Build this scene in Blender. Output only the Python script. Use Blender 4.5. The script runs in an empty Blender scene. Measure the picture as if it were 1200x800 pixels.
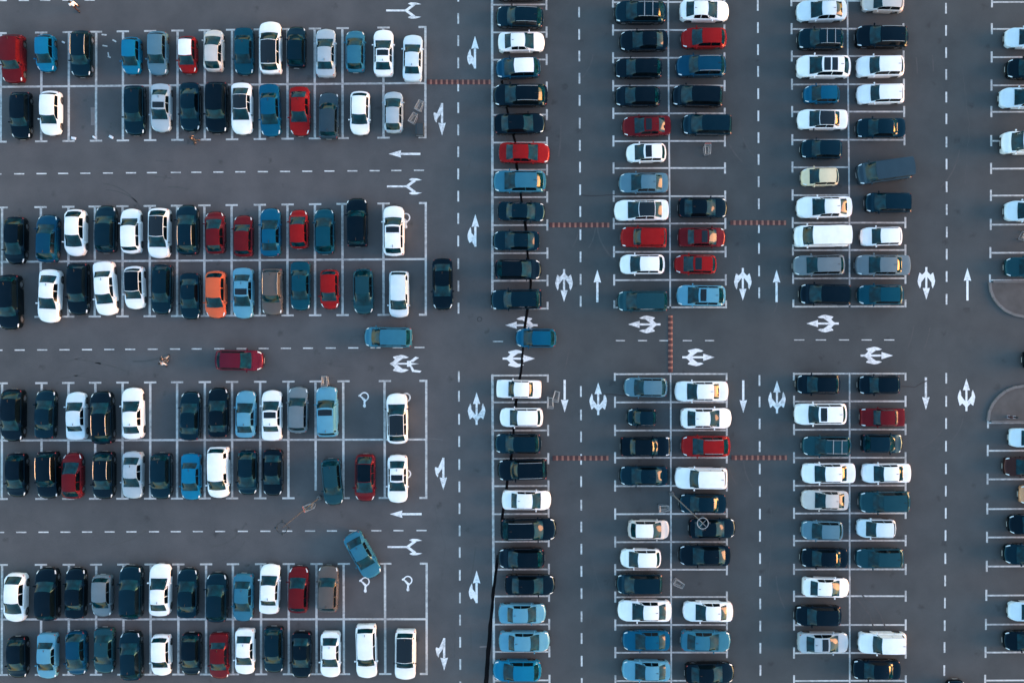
import bpy, bmesh, math, random
from mathutils import Vector, Matrix
random.seed(7)
R = math.radians
C = bpy.context.scene.collection
SC = bpy.context.scene

# ------------------------------------------------------------------ camera, sky, sun, exposure
PXM = 13.0                     # survey scale: plan units per metre on the ground
CAM_H = 80.0
def P(px, py, z=0.0):          # plan survey point -> ground metres
    return Vector(((px - 600) / PXM, (400 - py) / PXM, z))

cam_d = bpy.data.cameras.new('camera')
cam = bpy.data.objects.new('camera', cam_d); C.objects.link(cam)
cam.location = (0, 0, CAM_H)
cam_d.sensor_width = 36.0
cam_d.lens = 36.0 * CAM_H / (1200 / PXM)
cam_d.clip_end = 3000
SC.camera = cam

SUN_EL, SUN_AZ = R(3.5), R(0.0)       # low sun over the right-hand side (+X)
world = bpy.data.worlds.new('World'); SC.world = world
world.use_nodes = True
wn = world.node_tree
bg = wn.nodes['Background']
sky = wn.nodes.new('ShaderNodeTexSky')
sky.sky_type = 'NISHITA'
sky.sun_disc = False
sky.sun_elevation = SUN_EL
sky.sun_rotation = R(90)
sky.altitude = 100
sky.air_density = 1.15
sky.dust_density = 1.0
sky.ozone_density = 2.0
wn.links.new(sky.outputs[0], bg.inputs[0])
bg.inputs[1].default_value = 0.15

sun_d = bpy.data.lights.new('sun', 'SUN')
sun_d.energy = 0.8
sun_d.angle = R(36)
sun_d.color = (1.0, 0.40, 0.17)
sun = bpy.data.objects.new('sun', sun_d); C.objects.link(sun)
sd = Vector((math.cos(SUN_EL) * math.cos(SUN_AZ), math.cos(SUN_EL) * math.sin(SUN_AZ), math.sin(SUN_EL)))
sun.rotation_euler = (-sd).to_track_quat('-Z', 'Y').to_euler()

SC.view_settings.view_transform = 'Standard'
SC.view_settings.look = 'None'
SC.view_settings.gamma = 1
SC.view_settings.exposure = 3.28

# ------------------------------------------------------------------ materials
def new_mat(name):
    m = bpy.data.materials.new(name); m.use_nodes = True
    nt = m.node_tree
    return m, nt, nt.nodes['Principled BSDF']

def noise(nt, scale, detail=4, rough=0.55, coord='Object', vec=None):
    n = nt.nodes.new('ShaderNodeTexNoise')
    n.inputs['Scale'].default_value = scale
    n.inputs['Detail'].default_value = detail
    n.inputs['Roughness'].default_value = rough
    if vec is None:
        t = nt.nodes.new('ShaderNodeTexCoord')
        vec = t.outputs[coord]
    nt.links.new(vec, n.inputs['Vector'])
    return n

def ramp(nt, fac, stops):
    r = nt.nodes.new('ShaderNodeValToRGB')
    el = r.color_ramp.elements
    while len(el) < len(stops): el.new(0.5)
    for e, (p, c) in zip(el, stops):
        e.position = p
        e.color = c if len(c) == 4 else (*c, 1)
    nt.links.new(fac, r.inputs[0])
    return r

def mixc(nt, fac, a, b, mode='MIX'):
    m = nt.nodes.new('ShaderNodeMix'); m.data_type = 'RGBA'; m.blend_type = mode
    for sock, v in ((m.inputs[0], fac), (m.inputs[6], a), (m.inputs[7], b)):
        if hasattr(v, 'is_output'): nt.links.new(v, sock)
        elif isinstance(v, (int, float)): sock.default_value = v
        else: sock.default_value = (*v, 1) if len(v) == 3 else v
    return m.outputs[2]

def simple(name, col, rough=0.6, metal=0.0, var=0.12, scale=3.0, coat=0.0):
    m, nt, b = new_mat(name)
    n = noise(nt, scale)
    lo = tuple(c * (1 - var) for c in col); hi = tuple(min(1, c * (1 + var)) for c in col)
    r = ramp(nt, n.outputs[0], [(0.3, lo), (0.7, hi)])
    nt.links.new(r.outputs[0], b.inputs['Base Color'])
    b.inputs['Roughness'].default_value = rough
    b.inputs['Metallic'].default_value = metal
    b.inputs['Coat Weight'].default_value = coat
    b.inputs['Coat Roughness'].default_value = 0.06
    return m

# asphalt: grain, mottling, faint wheel wear, oil drips
m_asphalt, nt, b = new_mat('asphalt')
tc = nt.nodes.new('ShaderNodeTexCoord')
big = noise(nt, 0.035, 4, 0.5, vec=tc.outputs['Object'])
mid = noise(nt, 0.35, 5, 0.6, vec=tc.outputs['Object'])
fine = noise(nt, 14.0, 3, 0.7, vec=tc.outputs['Object'])
base = ramp(nt, big.outputs[0], [(0.36, (0.069, 0.073, 0.074)), (0.64, (0.084, 0.082, 0.082))])
mm = ramp(nt, mid.outputs[0], [(0.3, (0.82, 0.83, 0.84)), (0.7, (1.12, 1.11, 1.10))])
# paler towards the left, darker and bluer towards the right, noisy blend between
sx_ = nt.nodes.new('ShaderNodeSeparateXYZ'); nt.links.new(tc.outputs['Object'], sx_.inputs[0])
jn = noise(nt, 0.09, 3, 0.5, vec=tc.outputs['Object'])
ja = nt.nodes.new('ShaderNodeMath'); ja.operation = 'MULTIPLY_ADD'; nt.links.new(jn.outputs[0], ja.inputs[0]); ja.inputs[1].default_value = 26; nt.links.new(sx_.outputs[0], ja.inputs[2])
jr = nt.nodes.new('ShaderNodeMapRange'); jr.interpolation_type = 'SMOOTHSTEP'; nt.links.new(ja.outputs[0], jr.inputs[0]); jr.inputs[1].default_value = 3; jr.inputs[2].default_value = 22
side_tone = mixc(nt, jr.outputs[0], (1.06, 1.02, 1.04), (0.74, 0.80, 0.83))
base_c = mixc(nt, 1.0, base.outputs[0], side_tone, 'MULTIPLY')
c1 = mixc(nt, 1.0, base_c, mm.outputs[0], 'MULTIPLY')
ff = ramp(nt, fine.outputs[0], [(0.3, (0.84, 0.84, 0.84)), (0.7, (1.14, 1.14, 1.14))])
c2 = mixc(nt, 1.0, c1, ff.outputs[0], 'MULTIPLY')
vo = nt.nodes.new('ShaderNodeTexVoronoi'); vo.inputs['Scale'].default_value = 0.42
dn = noise(nt, 2.2, 3, 0.6, vec=tc.outputs['Object'])
mp = nt.nodes.new('ShaderNodeVectorMath'); mp.operation = 'ADD'
nt.links.new(tc.outputs['Object'], mp.inputs[0]); nt.links.new(dn.outputs[1], mp.inputs[1])
nt.links.new(mp.outputs[0], vo.inputs['Vector'])
spot = ramp(nt, vo.outputs['Distance'], [(0.03, (0.55, 0.55, 0.56)), (0.15, (1, 1, 1))])
c3 = mixc(nt, 0.7, c2, spot.outputs[0], 'MULTIPLY')
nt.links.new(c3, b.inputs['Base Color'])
b.inputs['Roughness'].default_value = 0.86
b.inputs['Specular IOR Level'].default_value = 0.3
bp = nt.nodes.new('ShaderNodeBump'); bp.inputs['Strength'].default_value = 0.25; bp.inputs['Distance'].default_value = 0.01
nt.links.new(fine.outputs[0], bp.inputs['Height']); nt.links.new(bp.outputs[0], b.inputs['Normal'])

def paint_mat(name, col, wear):
    m, nt, b = new_mat(name)
    n = noise(nt, 3.2, 6, 0.75); n2 = noise(nt, 0.25, 3)
    ad = nt.nodes.new('ShaderNodeMath'); ad.operation = 'MULTIPLY_ADD'
    nt.links.new(n2.outputs[0], ad.inputs[0]); ad.inputs[1].default_value = 0.6
    nt.links.new(n.outputs[0], ad.inputs[2])
    worn = tuple(0.10 + 0.35 * c for c in col)
    r = ramp(nt, ad.outputs[0], [(wear - 0.10, worn), (wear + 0.12, col)])
    nt.links.new(r.outputs[0], b.inputs['Base Color'])
    b.inputs['Roughness'].default_value = 0.7
    return m
m_line = paint_mat('worn_line_paint', (0.52, 0.52, 0.51), 0.76)
m_dash = paint_mat('lane_dash_paint', (0.60, 0.60, 0.59), 0.76)
m_arrow = paint_mat('arrow_paint', (0.76, 0.76, 0.76), 0.72)
m_tar = simple('crack_tar', (0.004, 0.004, 0.005), 0.95)
m_tar.node_tree.nodes['Principled BSDF'].inputs['Specular IOR Level'].default_value = 0.08
m_crack = simple('thin_crack', (0.028, 0.028, 0.03), 0.8)
m_skid = simple('skid_rubber', (0.055, 0.055, 0.056), 0.8)
m_rust = paint_mat('faded_red_patch', (0.16, 0.10, 0.09), 0.85)
m_kerb = simple('kerb_concrete', (0.125, 0.12, 0.12), 0.85, var=0.2, scale=1.5)
m_island = simple('island_asphalt', (0.068, 0.064, 0.063), 0.9, var=0.2, scale=0.8)
m_bump_red = simple('bump_dark_red', (0.060, 0.014, 0.013), 0.6, var=0.3, scale=2)
m_bump_orange = simple('bump_orange', (0.26, 0.10, 0.07), 0.6, var=0.3, scale=2)
m_glass = simple('car_glass', (0.0004, 0.023, 0.032), 0.045, var=0.75, scale=1.6)
m_glass.node_tree.nodes['Principled BSDF'].inputs['Specular IOR Level'].default_value = 0.24
m_black_glass = simple('dark_roof_glass', (0.002, 0.006, 0.010), 0.06, var=0.05)
m_side_glass = simple('side_window_glass', (0.0015, 0.004, 0.006), 0.08, var=0.05)
m_side_glass.node_tree.nodes['Principled BSDF'].inputs['Specular IOR Level'].default_value = 0.2
m_trim = simple('dark_trim', (0.010, 0.010, 0.011), 0.55)
m_tyre = simple('tyre_rubber', (0.012, 0.012, 0.012), 0.8)
m_rim = simple('wheel_rim_alloy', (0.35, 0.36, 0.38), 0.3, metal=0.8)
m_lamp = simple('headlight_lens', (0.62, 0.66, 0.68), 0.08, coat=1)
m_tail = simple('tail_light_lens', (0.26, 0.010, 0.008), 0.15, coat=1)
m_chrome = simple('rail_metal', (0.30, 0.31, 0.32), 0.4, metal=0.6)
m_plate = simple('number_plate_white', (0.35, 0.35, 0.34), 0.5)
m_steel = simple('galvanised_steel', (0.30, 0.32, 0.34), 0.45, metal=0.5)
m_wire = simple('trolley_wire', (0.33, 0.35, 0.36), 0.35, metal=0.3)
m_redh = simple('trolley_handle_red', (0.42, 0.12, 0.11), 0.5)
m_bin = simple('bin_plastic', (0.022, 0.030, 0.036), 0.5)
m_paper = simple('paper', (0.75, 0.76, 0.78), 0.8)
m_skin = simple('skin', (0.46, 0.28, 0.20), 0.6)
m_hair = simple('hair', (0.02, 0.013, 0.010), 0.7)

COL = {  # key: (base colour, word)
 'W': ((0.80, 0.81, 0.82), 'white'), 'P': ((0.56, 0.66, 0.72), 'pale blue'), 'S': ((0.34, 0.40, 0.44), 'silver'),
 'GB': ((0.075, 0.16, 0.21), 'grey blue'), 'SB': ((0.026, 0.128, 0.190), 'steel blue'), 'DG': ((0.022, 0.040, 0.052), 'dark grey'), 'G': ((0.12, 0.155, 0.175), 'grey'), 'GT': ((0.007, 0.036, 0.047), 'grey teal'),
 'LB': ((0.085, 0.26, 0.36), 'light blue'), 'BB': ((0.004, 0.14, 0.25), 'bright blue'), 'MB': ((0.0015, 0.068, 0.128), 'blue'),
 'DB': ((0.001, 0.034, 0.066), 'dark blue'), 'TB': ((0.002, 0.040, 0.060), 'teal blue'),
 'DT': ((0.0004, 0.0050, 0.0078), 'dark teal'), 'BK': ((0.0004, 0.0022, 0.0036), 'black'),
 'R': ((0.23, 0.008, 0.009), 'red'), 'DR': ((0.095, 0.006, 0.009), 'dark red'), 'MR': ((0.085, 0.008, 0.018), 'maroon'),
 'OR': ((0.58, 0.10, 0.038), 'orange'), 'CR': ((0.66, 0.56, 0.38), 'cream'), 'TA': ((0.085, 0.072, 0.066), 'taupe'),
 'BR': ((0.024, 0.010, 0.009), 'dark brown'), 'CO': ((0.52, 0.26, 0.14), 'copper'), 'BE': ((0.52, 0.48, 0.45), 'beige'),
}
def car_paint(name, col):
    m, nt, b = new_mat(name)
    n = noise(nt, 1.1, 5, 0.6); n2 = noise(nt, 45, 2, 0.5)
    mx = max(col)
    dust = 0.006 + 0.0 * mx
    lo = tuple(c * 0.90 for c in col); hi = tuple(min(0.9, c * 1.04 + dust * 0.3) for c in col)
    r = ramp(nt, n.outputs[0], [(0.3, lo), (0.7, hi)])
    nt.links.new(r.outputs[0], b.inputs['Base Color'])
    tint = tuple(1 - 0.88 * (1 - c / mx) for c in col)
    b.inputs['Roughness'].default_value = 0.14 if mx < 0.3 else 0.22
    b.inputs['Specular IOR Level'].default_value = 0.24 if mx < 0.005 else 0.40 if mx < 0.02 else 0.42
    b.inputs['Specular Tint'].default_value = (*tint, 1)
    b.inputs['Coat Weight'].default_value = 0.06 if mx < 0.3 else 0.35
    b.inputs['Coat Roughness'].default_value = 0.05
    return m
PAINT = {k: car_paint('paint_' + v[1].replace(' ', '_'), v[0]) for k, v in COL.items()}

# ------------------------------------------------------------------ mesh helpers
def mesh(name, vs, fs, mats=(), fm=None, smooth=None):
    me = bpy.data.meshes.new(name)
    me.from_pydata([tuple(v) for v in vs], [], fs)
    for m in mats: me.materials.append(m)
    if fm:
        for p, i in zip(me.polygons, fm): p.material_index = i
    if smooth is not None:
        me.shade_smooth()
        me.set_sharp_from_angle(angle=R(smooth))
    me.update()
    return me

def obj(name, me, parent=None, loc=(0, 0, 0), rot=None):
    o = bpy.data.objects.new(name, me); C.objects.link(o)
    o.location = loc
    if rot: o.rotation_euler = rot
    if parent: o.parent = parent
    return o

def tag(o, label, cat, group=None):
    o['label'] = label; o['category'] = cat
    if group: o['group'] = group
    return o

def empty(name, loc, rz=0.0):
    o = bpy.data.objects.new(name, None); C.objects.link(o)
    o.empty_display_size = 0.3
    o.location = loc; o.rotation_euler = (0, 0, rz)
    return o

class MB:
    def __init__(s): s.v = []; s.f = []
    def box(s, c, d, rz=0, top=1.0):
        i = len(s.v); ca, sa = math.cos(rz), math.sin(rz)
        for z in (-1, 1):
            k = top if z > 0 else 1
            for x, y in ((-1, -1), (1, -1), (1, 1), (-1, 1)):
                X, Y = x * d[0] / 2 * k, y * d[1] / 2 * k
                s.v.append((c[0] + X * ca - Y * sa, c[1] + X * sa + Y * ca, c[2] + z * d[2] / 2))
        s.f += [(i, i+3, i+2, i+1), (i+4, i+5, i+6, i+7), (i, i+1, i+5, i+4), (i+1, i+2, i+6, i+5), (i+2, i+3, i+7, i+6), (i+3, i, i+4, i+7)]
    def tube(s, pts, r, n=6, r2=None, closed=False):
        pts = [Vector(p) for p in pts]; base = len(s.v); m = len(pts)
        for k, p in enumerate(pts):
            if closed: d = pts[(k + 1) % m] - pts[k - 1]
            else: d = pts[min(k + 1, m - 1)] - pts[max(k - 1, 0)]
            d.normalize()
            up = Vector((0, 0, 1)) if abs(d.z) < 0.9 else Vector((1, 0, 0))
            a = d.cross(up).normalized(); b2 = d.cross(a)
            rr = r if r2 is None else r + (r2 - r) * k / max(1, m - 1)
            for q in range(n):
                t = 2 * math.pi * q / n
                s.v.append(p + a * (rr * math.cos(t)) + b2 * (rr * math.sin(t)))
        for k in range(m if closed else m - 1):
            for q in range(n):
                A = base + k * n; B = base + ((k + 1) % m) * n
                s.f.append((A + q, A + (q + 1) % n, B + (q + 1) % n, B + q))
        if not closed:
            s.f.append(tuple(base + q for q in reversed(range(n))))
            s.f.append(tuple(base + (m - 1) * n + q for q in range(n)))
    def poly(s, pts, z0, z1):           # flat slab from an outline (counter-clockwise)
        i = len(s.v); n = len(pts)
        for z in (z0, z1): s.v += [(p[0], p[1], z) for p in pts]
        s.f.append(tuple(i + n + k for k in range(n)))
        s.f.append(tuple(i + k for k in reversed(range(n))))
        for k in range(n): s.f.append((i + k, i + (k + 1) % n, i + n + (k + 1) % n, i + n + k))
    def mesh(s, name, mats=(), smooth=None): return mesh(name, s.v, s.f, mats, None, smooth)

# ------------------------------------------------------------------ ground and painted markings
G = 900
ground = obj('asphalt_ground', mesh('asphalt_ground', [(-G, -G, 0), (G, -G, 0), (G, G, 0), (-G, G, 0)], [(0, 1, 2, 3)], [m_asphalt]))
ground['kind'] = 'structure'
Z_LINE, Z_TAR = 0.004, 0.008

def strip(bm, a, b2, w, z=Z_LINE):
    a = P(*a); b2 = P(*b2); d = (b2 - a).normalized(); n = Vector((-d.y, d.x, 0)) * (w / PXM / 2)
    i = len(bm.v)
    for p in (a - n, b2 - n, b2 + n, a + n): bm.v.append((p.x, p.y, z))
    bm.f.append((i, i + 1, i + 2, i + 3))

def mark(name, bm, m): return obj(name, bm.mesh(name, [m]), ground)

LW = 2.5
def bay_line(a, b2, w=LW, t0=0, t1=0, tdir=None):
    """a painted bay line, with T-shaped ends of half length t0 / t1"""
    bm = MB()
    A, B = Vector(a), Vector(b2); d = (B - A).normalized(); n = Vector((-d.y, d.x))
    e = w / 2
    strip(bm, tuple(A + d * (e if t0 else 0)), tuple(B - d * (e if t1 else 0)), w)
    for p, t in ((A, t0), (B, t1)):
        if t: strip(bm, tuple(p - n * t), tuple(p + n * t), w)
    mark('bay_line', bm, m_line)

# left blocks: (top, centre, bottom) line heights as y = a + b*x, then the bay dividers
blocks = [
 ((39.2, -0.0145), (102, -0.009), (166.3, -0.0105), [0.7, 48.3, 80.5, 112.5, 144, 176, 208, 240, 272, 304.5, 337, 369, 401.5, 449.5, 498.5]),
 ((243.3, -0.0105), (306.8, -0.0065), (371.4, -0.0055), [2, 47.5, 80, 111, 143.5, 175.5, 207.5, 239.5, 271.5, 304.5, 337, 369.3, 401.5, 449.5, 499]),
 ((449, -0.006), (515.8, -0.0022), (584.4, -0.0028), [2, 48.5, 80, 111.5, 143.5, 176, 207.5, 240, 272, 305, 338, 370, 402.5, 451, 499.5]),
 ((661.5, -0.003), (725.2, -0.0005), (790.3, -0.0025), [2, 48, 80.5, 112.5, 144.5, 176.5, 209, 241.5, 273, 306, 338.5, 371, 403, 451.5, 500]),
]
for bi, (t, c, bo, xs) in enumerate(blocks):
    x1 = xs[-1]
    for k in range(len(xs) - 1):
        xa = xs[k] + 1.3; xb = xs[k + 1] - 1.3
        bm = MB(); strip(bm, (xa, c[0] + c[1] * xa), (xb, c[0] + c[1] * xb), 2.3); mark('bay_line', bm, m_line)
    for k, x in enumerate(xs[:-1]):
        yb = bo[0] + bo[1] * x
        bm = MB(); yt = t[0] + t[1] * x
        lean = (x - 250) * 0.002
        strip(bm, (x - lean, yt + 1.2), (x, yb - (9 if (bi == 2 and k == 11) else 1.2)), 2.7)
        strip(bm, (x - 7.2, yt), (x + 7.2, yt - 0.1), 2.1)
        if not (bi == 2 and k == 11): strip(bm, (x - 7.2, yb), (x + 7.2, yb - 0.1), 2.1)
        mark('bay_line', bm, m_line)
    yt = t[0] + t[1] * x1; yb = bo[0] + bo[1] * x1
    bm = MB()
    strip(bm, (x1, yt - 1.2), (x1, yb + 1.2), 2.6)
    strip(bm, (x1 - 8, yt), (x1 - 1.3, yt), 2.4); strip(bm, (x1 - 8, yb), (x1 - 1.3, yb), 2.4)
    mark('bay_line', bm, m_line)
    # bays carry on beyond the left edge of the picture
    for k in range(1, 5):
        x = 2 - 32 * k
        bay_line((x, t[0] - x * 0.0), (x, bo[0]), 3.0, 7, 7)
        bm = MB(); strip(bm, (x + 1.6, c[0]), (x + 30.4, c[0]), 2.3); mark('bay_line', bm, m_line)

def xat(tab, y):
    for (y0, x0), (y1, x1) in zip(tab, tab[1:]):
        if y <= y1: return x0 + (x1 - x0) * (y - y0) / (y1 - y0)
    return tab[-1][1]
def column(left, mid, right, ys, top_end, bot_end, left_solid=False, skip=()):
    """ys: divider heights; left/mid/right: x tables"""
    for n, y in enumerate(ys):
        xl, xr = xat(left, y), xat(right, y)
        end = (n == 0 and top_end) or (n == len(ys) - 1 and bot_end)
        bm = MB()
        xs0 = xl + 1.3
        if mid:
            xm = xat(mid, y)
            strip(bm, (xs0, y + 0.3), (xm - 1.2, y), 1.9)
            if (n, 'r') not in skip: strip(bm, (xm + 1.2, y), (xr - 1.3, y), 1.9)
        else: strip(bm, (xs0, y + 0.3), (xr - 1.3, y), 1.9)
        up = 0 if (n == 0 and top_end) else 6.5
        dn = 0 if (n == len(ys) - 1 and bot_end) else 6.5
        if end: up, dn = (1.1, 8) if n == 0 else (8, 1.1)
        if not left_solid: strip(bm, (xl, y - up), (xl, y + dn), 2.2)
        if (n, 'r') not in skip or end: strip(bm, (xr, y - up), (xr, y + dn), 2.2)
        mark('bay_line', bm, m_line)
    if mid:
        for y0, y1 in zip(ys, ys[1:]):
            bm = MB(); strip(bm, (xat(mid, y0), y0 - 1.1), (xat(mid, y1), y1 - 1.2), 1.9); mark('bay_line', bm, m_line)
    if left_solid:
        for y0, y1 in zip(ys, ys[1:]):
            bm = MB(); strip(bm, (xat(left, y0), y0 - 1.1), (xat(left, y1), y1 - 1.1), 2.8); mark('bay_line', bm, m_line)

E_l = [(-100, 576.4), (170, 577), (440, 577), (900, 579.5)]; E_r = [(-100, 640), (170, 641), (440, 642), (900, 644.5)]
column(E_l, None, E_r, [-59, -27, 5.6, 38, 70, 102.4, 134.6, 167, 199, 231, 263.7, 296.5, 328.7, 361.5], False, True, True)
column(E_l, None, E_r, [439.6, 471, 504, 537, 569, 601.8, 634, 666.6, 698, 731, 763, 796.5, 829], True, False, True)
F_l = [(-100, 718), (80, 718.5), (265, 719.3), (470, 720.7), (900, 721.3)]; F_m = [(-100, 782.6), (80, 783.3), (265, 785), (470, 786), (900, 786.8)]; F_r = [(-100, 848.6), (80, 849), (265, 850), (470, 851.7), (900, 852)]
column(F_l, F_m, F_r, [-62, -30, 2.7, 35.5, 68, 100.6, 133, 165.4, 197, 230, 262, 295, 328, 360], False, True)
column(F_l, F_m, F_r, [438, 471, 504, 536, 569, 601.8, 634.6, 667, 699, 731.7, 764, 797, 830], True, False)
H_l = [(-100, 926.5), (80, 928), (265, 929), (470, 930.5), (900, 930.5)]; H_m = [(-100, 992.5), (80, 993.6), (265, 995.5), (900, 995.8)]; H_r = [(-100, 1058), (80, 1059), (265, 1061), (900, 1061.5)]
column(H_l, H_m, H_r, [-63, -31, 1.2, 34, 66, 99, 131, 164, 196, 228.6, 261, 293, 326, 359], False, True, False, {(8, 'r'), (9, 'r')})
column(H_l, H_m, H_r, [437.6, 470, 503, 536, 568.5, 601, 633, 666.6, 698, 731.7, 764.5, 797, 830], True, False)
J_l = [(-100, 1163), (80, 1162), (265, 1161), (470, 1158), (650, 1156.5), (900, 1153)]; J_m = [(-100, 1229), (900, 1222)]; J_r = [(-100, 1294), (900, 1288)]
column(J_l, J_m, J_r, [-62, -30, 2.5, 34, 67, 100, 131, 165, 197.5, 229, 263, 296, 328], False, False)
column(J_l, J_m, J_r, [495, 527.6, 561, 595.8, 629, 663, 697, 731, 763.7, 796.5, 829], False, False)

# lane dashes
def vdash(xtab, ys, L=12.4):
    for y in ys:
        bm = MB(); x = xat(xtab, y); strip(bm, (x, y - L / 2), (x, y + L / 2), 2.0); mark('lane_dash', bm, m_dash)
vdash([(0, 537), (300, 537), (900, 540)], [-30, -4, 22, 48, 74, 101, 126.5, 152.5, 178, 204, 230, 256, 282.5, 309, 335, 361, 441, 464, 491, 517, 544, 570, 595.5, 621.5, 647, 673.5, 700, 726, 752, 778, 804, 830])
vdash([(0, 678.5), (300, 680.3), (900, 682)], [-37, -11, 14.6, 40.5, 66, 92, 118, 144.5, 170.5, 196, 222.5, 248, 275, 301, 327.4, 353, 458.5, 486, 511.5, 538, 564, 591.5, 617, 643, 669, 695, 722, 747.5, 774, 800, 826])
vdash([(0, 888), (300, 889.5), (900, 891.5)], [-45, -19, 6.7, 32.6, 58.5, 84, 110, 136, 161.5, 187, 213, 239, 267, 291, 317.5, 343, 445.6, 470.6, 496.5, 523, 549, 575.5, 602, 628, 654, 680.5, 707, 733, 759, 785, 811])
vdash([(0, 1108.5), (270, 1109.5), (600, 1108.3), (900, 1105.5)], [-42, -16, 10, 36, 62, 87.5, 114, 139.5, 166.5, 192.5, 219, 245.6, 272, 298, 324, 350.6, 443, 470, 496, 522.4, 549, 575, 601, 627, 654, 680, 706, 732.5, 758, 785, 811])
def hdash(f, xs, L=11.8, w=1.45):
    for x in xs:
        y = f(x); bm = MB(); strip(bm, (x - L / 2, y), (x + L / 2, y), w); mark('lane_dash', bm, m_dash)
hdash(lambda x: 204 - 0.0088 * x, [-56, -30, -4, 22.5, 48.7, 74, 100, 126.5, 153.5, 178, 206, 230, 256, 281.6, 308, 334, 360, 386, 413, 439, 464.5, 491])
hdash(lambda x: 410.2 - 0.0065 * x, [-55, -29, -3, 23, 49.5, 75.6, 102, 128, 152.6, 179, 205, 230.5, 257, 283, 309, 335, 361, 387.5, 414, 440, 466, 491.5])
hdash(lambda x: 623.4 - 0.0045 * x, [-53, -27, -1, 25, 51, 76.6, 102, 128.6, 154, 180.6, 206, 232, 258, 284.6, 311, 336.6, 363.4, 389, 415, 441, 467, 494])
hdash(lambda x: 1.0 - 0.006 * x, [2, 28, 53, 79, 105])
hdash(lambda x: 399, [727, 753, 778, 805.5, 831.6], 10.6, 1.15)
hdash(lambda x: 398.2, [936.5, 962, 989, 1015.6, 1042], 12, 1.15)
hdash(lambda x: 400, [583.5], 12, 0.9)

# arrows (local frame: the arrow drives towards +x, units = plan units)
def flat_polys(name, polys, c, ang, m=None, sc=1.0, sy=1.0):
    bm = MB(); ca, sa = math.cos(ang), math.sin(ang)
    for k, pl in enumerate(polys):
        i = len(bm.v)
        for x, y in pl:
            x *= sc; y *= sc * sy
            p = P(c[0] + x * ca - y * sa, c[1] - (x * sa + y * ca))
            bm.v.append((p.x, p.y, Z_LINE + 0.0006 * k))
        bm.f.append(tuple(range(i, i + len(pl))))
    o = mark(name, bm, m or m_arrow)
    # outlines may come clockwise: make every face look up
    me = o.data
    b_ = bmesh.new(); b_.from_mesh(me)
    for f in b_.faces:
        f.normal_update()
        if f.normal.z < 0: f.normal_flip()
    b_.to_mesh(me); b_.free()
    return o
UP, DN, LF, RT = R(90), R(-90), R(180), 0.0
def rect(x0, y0, x1, y1): return [(x0, y0), (x1, y0), (x1, y1), (x0, y1)]
STRAIGHT = [rect(-19, -1.3, 4.5, 1.3), [(4, -4.4), (19, 0), (4, 4.4), (5, 0)]]
def hook(s, x0=0.0):    # curved branch ending in a sideways arrowhead
    arm = [(x0 - 10, 1.0), (x0 - 4, 1.6), (x0 + 0.5, 5.2), (x0 + 1, 8.4), (x0 - 4.2, 9.2), (x0 - 6.4, 5.6), (x0 - 13, 1.4)]
    head = [(x0 - 9, 7.4), (x0 - 3, 10.6), (x0 + 6.5, 8.6), (x0 + 2, 7.6), (x0 - 2, 6.6)]
    return [[(x, y * s) for x, y in arm], [(x, y * s) for x, y in head]]
TRI = [rect(-19, -1.2, 6, 1.2), [(5.5, -4.2), (19, 0), (5.5, 4.2)]]
def wing(s):
    return [[(x, y * s) for x, y in [(-16.5, 0.2), (-13, 2.0), (-10, 5.0), (-12, 6.8), (-12.6, 8.0), (-8, 9.2), (-3, 10.3), (1, 9.6), (6, 7.4), (3, 6.3), (-1, 6.1), (-5, 3.2), (-8.5, 0.3)]]]
TRIDENT = TRI + wing(1) + wing(-1)
LEFTUP = STRAIGHT + [[(-18, 1.2), (-13, 4), (-14.7, 6.8), (-10.5, 8.6), (-6, 9.2), (-1, 8), (4, 5.6), (1, 4.9), (-3, 4.6), (-6.5, 1.5), (-12, 1.2)]]
LEFTDN = STRAIGHT + [[(-18, -1.2), (-6, -1.6), (-0.5, -5.6), (4, -6.4), (1, -8.6), (-6, -10), (-8.2, -9.4), (-7, -6)]]
YARM = lambda s: [[(x, y * s) for x, y in [(1, 0), (5, 0), (13, 6.0), (10, 7.4), (1.5, 1.2)]], [(x, y * s) for x, y in [(4.5, 8.0), (8, 6.2), (20, 7.4), (14, 9.4), (8, 9.6)]]]
YARROW = [rect(-21, -1.1, 4, 1.1)] + YARM(1) + YARM(-1)
A = 'arrow_marking'
for c in ((700, 335), (910, 335), (1133.7, 333)): flat_polys(A, STRAIGHT, c, UP)
for c in ((661.7, 464), (871, 464.5), (1085, 461)): flat_polys(A, STRAIGHT, c, DN)
for c in ((474, 180.5), (475.5, 602)): flat_polys(A, STRAIGHT, c, LF, sc=0.98)
for c in ((473.5, 12.6), (474.5, 218.5), (475, 640.5)): flat_polys(A, YARROW, c, RT)
for c in ((556.6, 61.5), (557, 270), (558.5, 687)): flat_polys(A, LEFTUP, c, UP)
for c in ((518, 140), (519.5, 555), (520.5, 766)): flat_polys(A, LEFTDN, c, DN)
for c in ((661, 334.5), (870.5, 333), (1085.5, 332)): flat_polys(A, TRIDENT, c, DN)
for c in ((558.5, 478.5), (701, 467), (910.5, 465), (1132.5, 462.5)): flat_polys(A, TRIDENT, c, UP)
for c in ((755, 380), (964, 379), (611, 381)): flat_polys(A, TRIDENT, c, LF)
for c in ((818.5, 418.5), (1027.5, 416.5), (608, 420)): flat_polys(A, TRIDENT, c, RT)
flat_polys(A, [rect(-13, -1, 6, 1)] + wing(1) + wing(-1) + [rect(4, -3.5, 9, 3.5), [(8, 1), (18, 0), (8, -1.5)], [(7, 3), (11, 2), (18, 7), (14, 8.2)], [(7, -2), (10, -3), (12, -7), (21, -8.4), (19, -10.4), (10, -9.5)]], (473, 426), RT)

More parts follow.
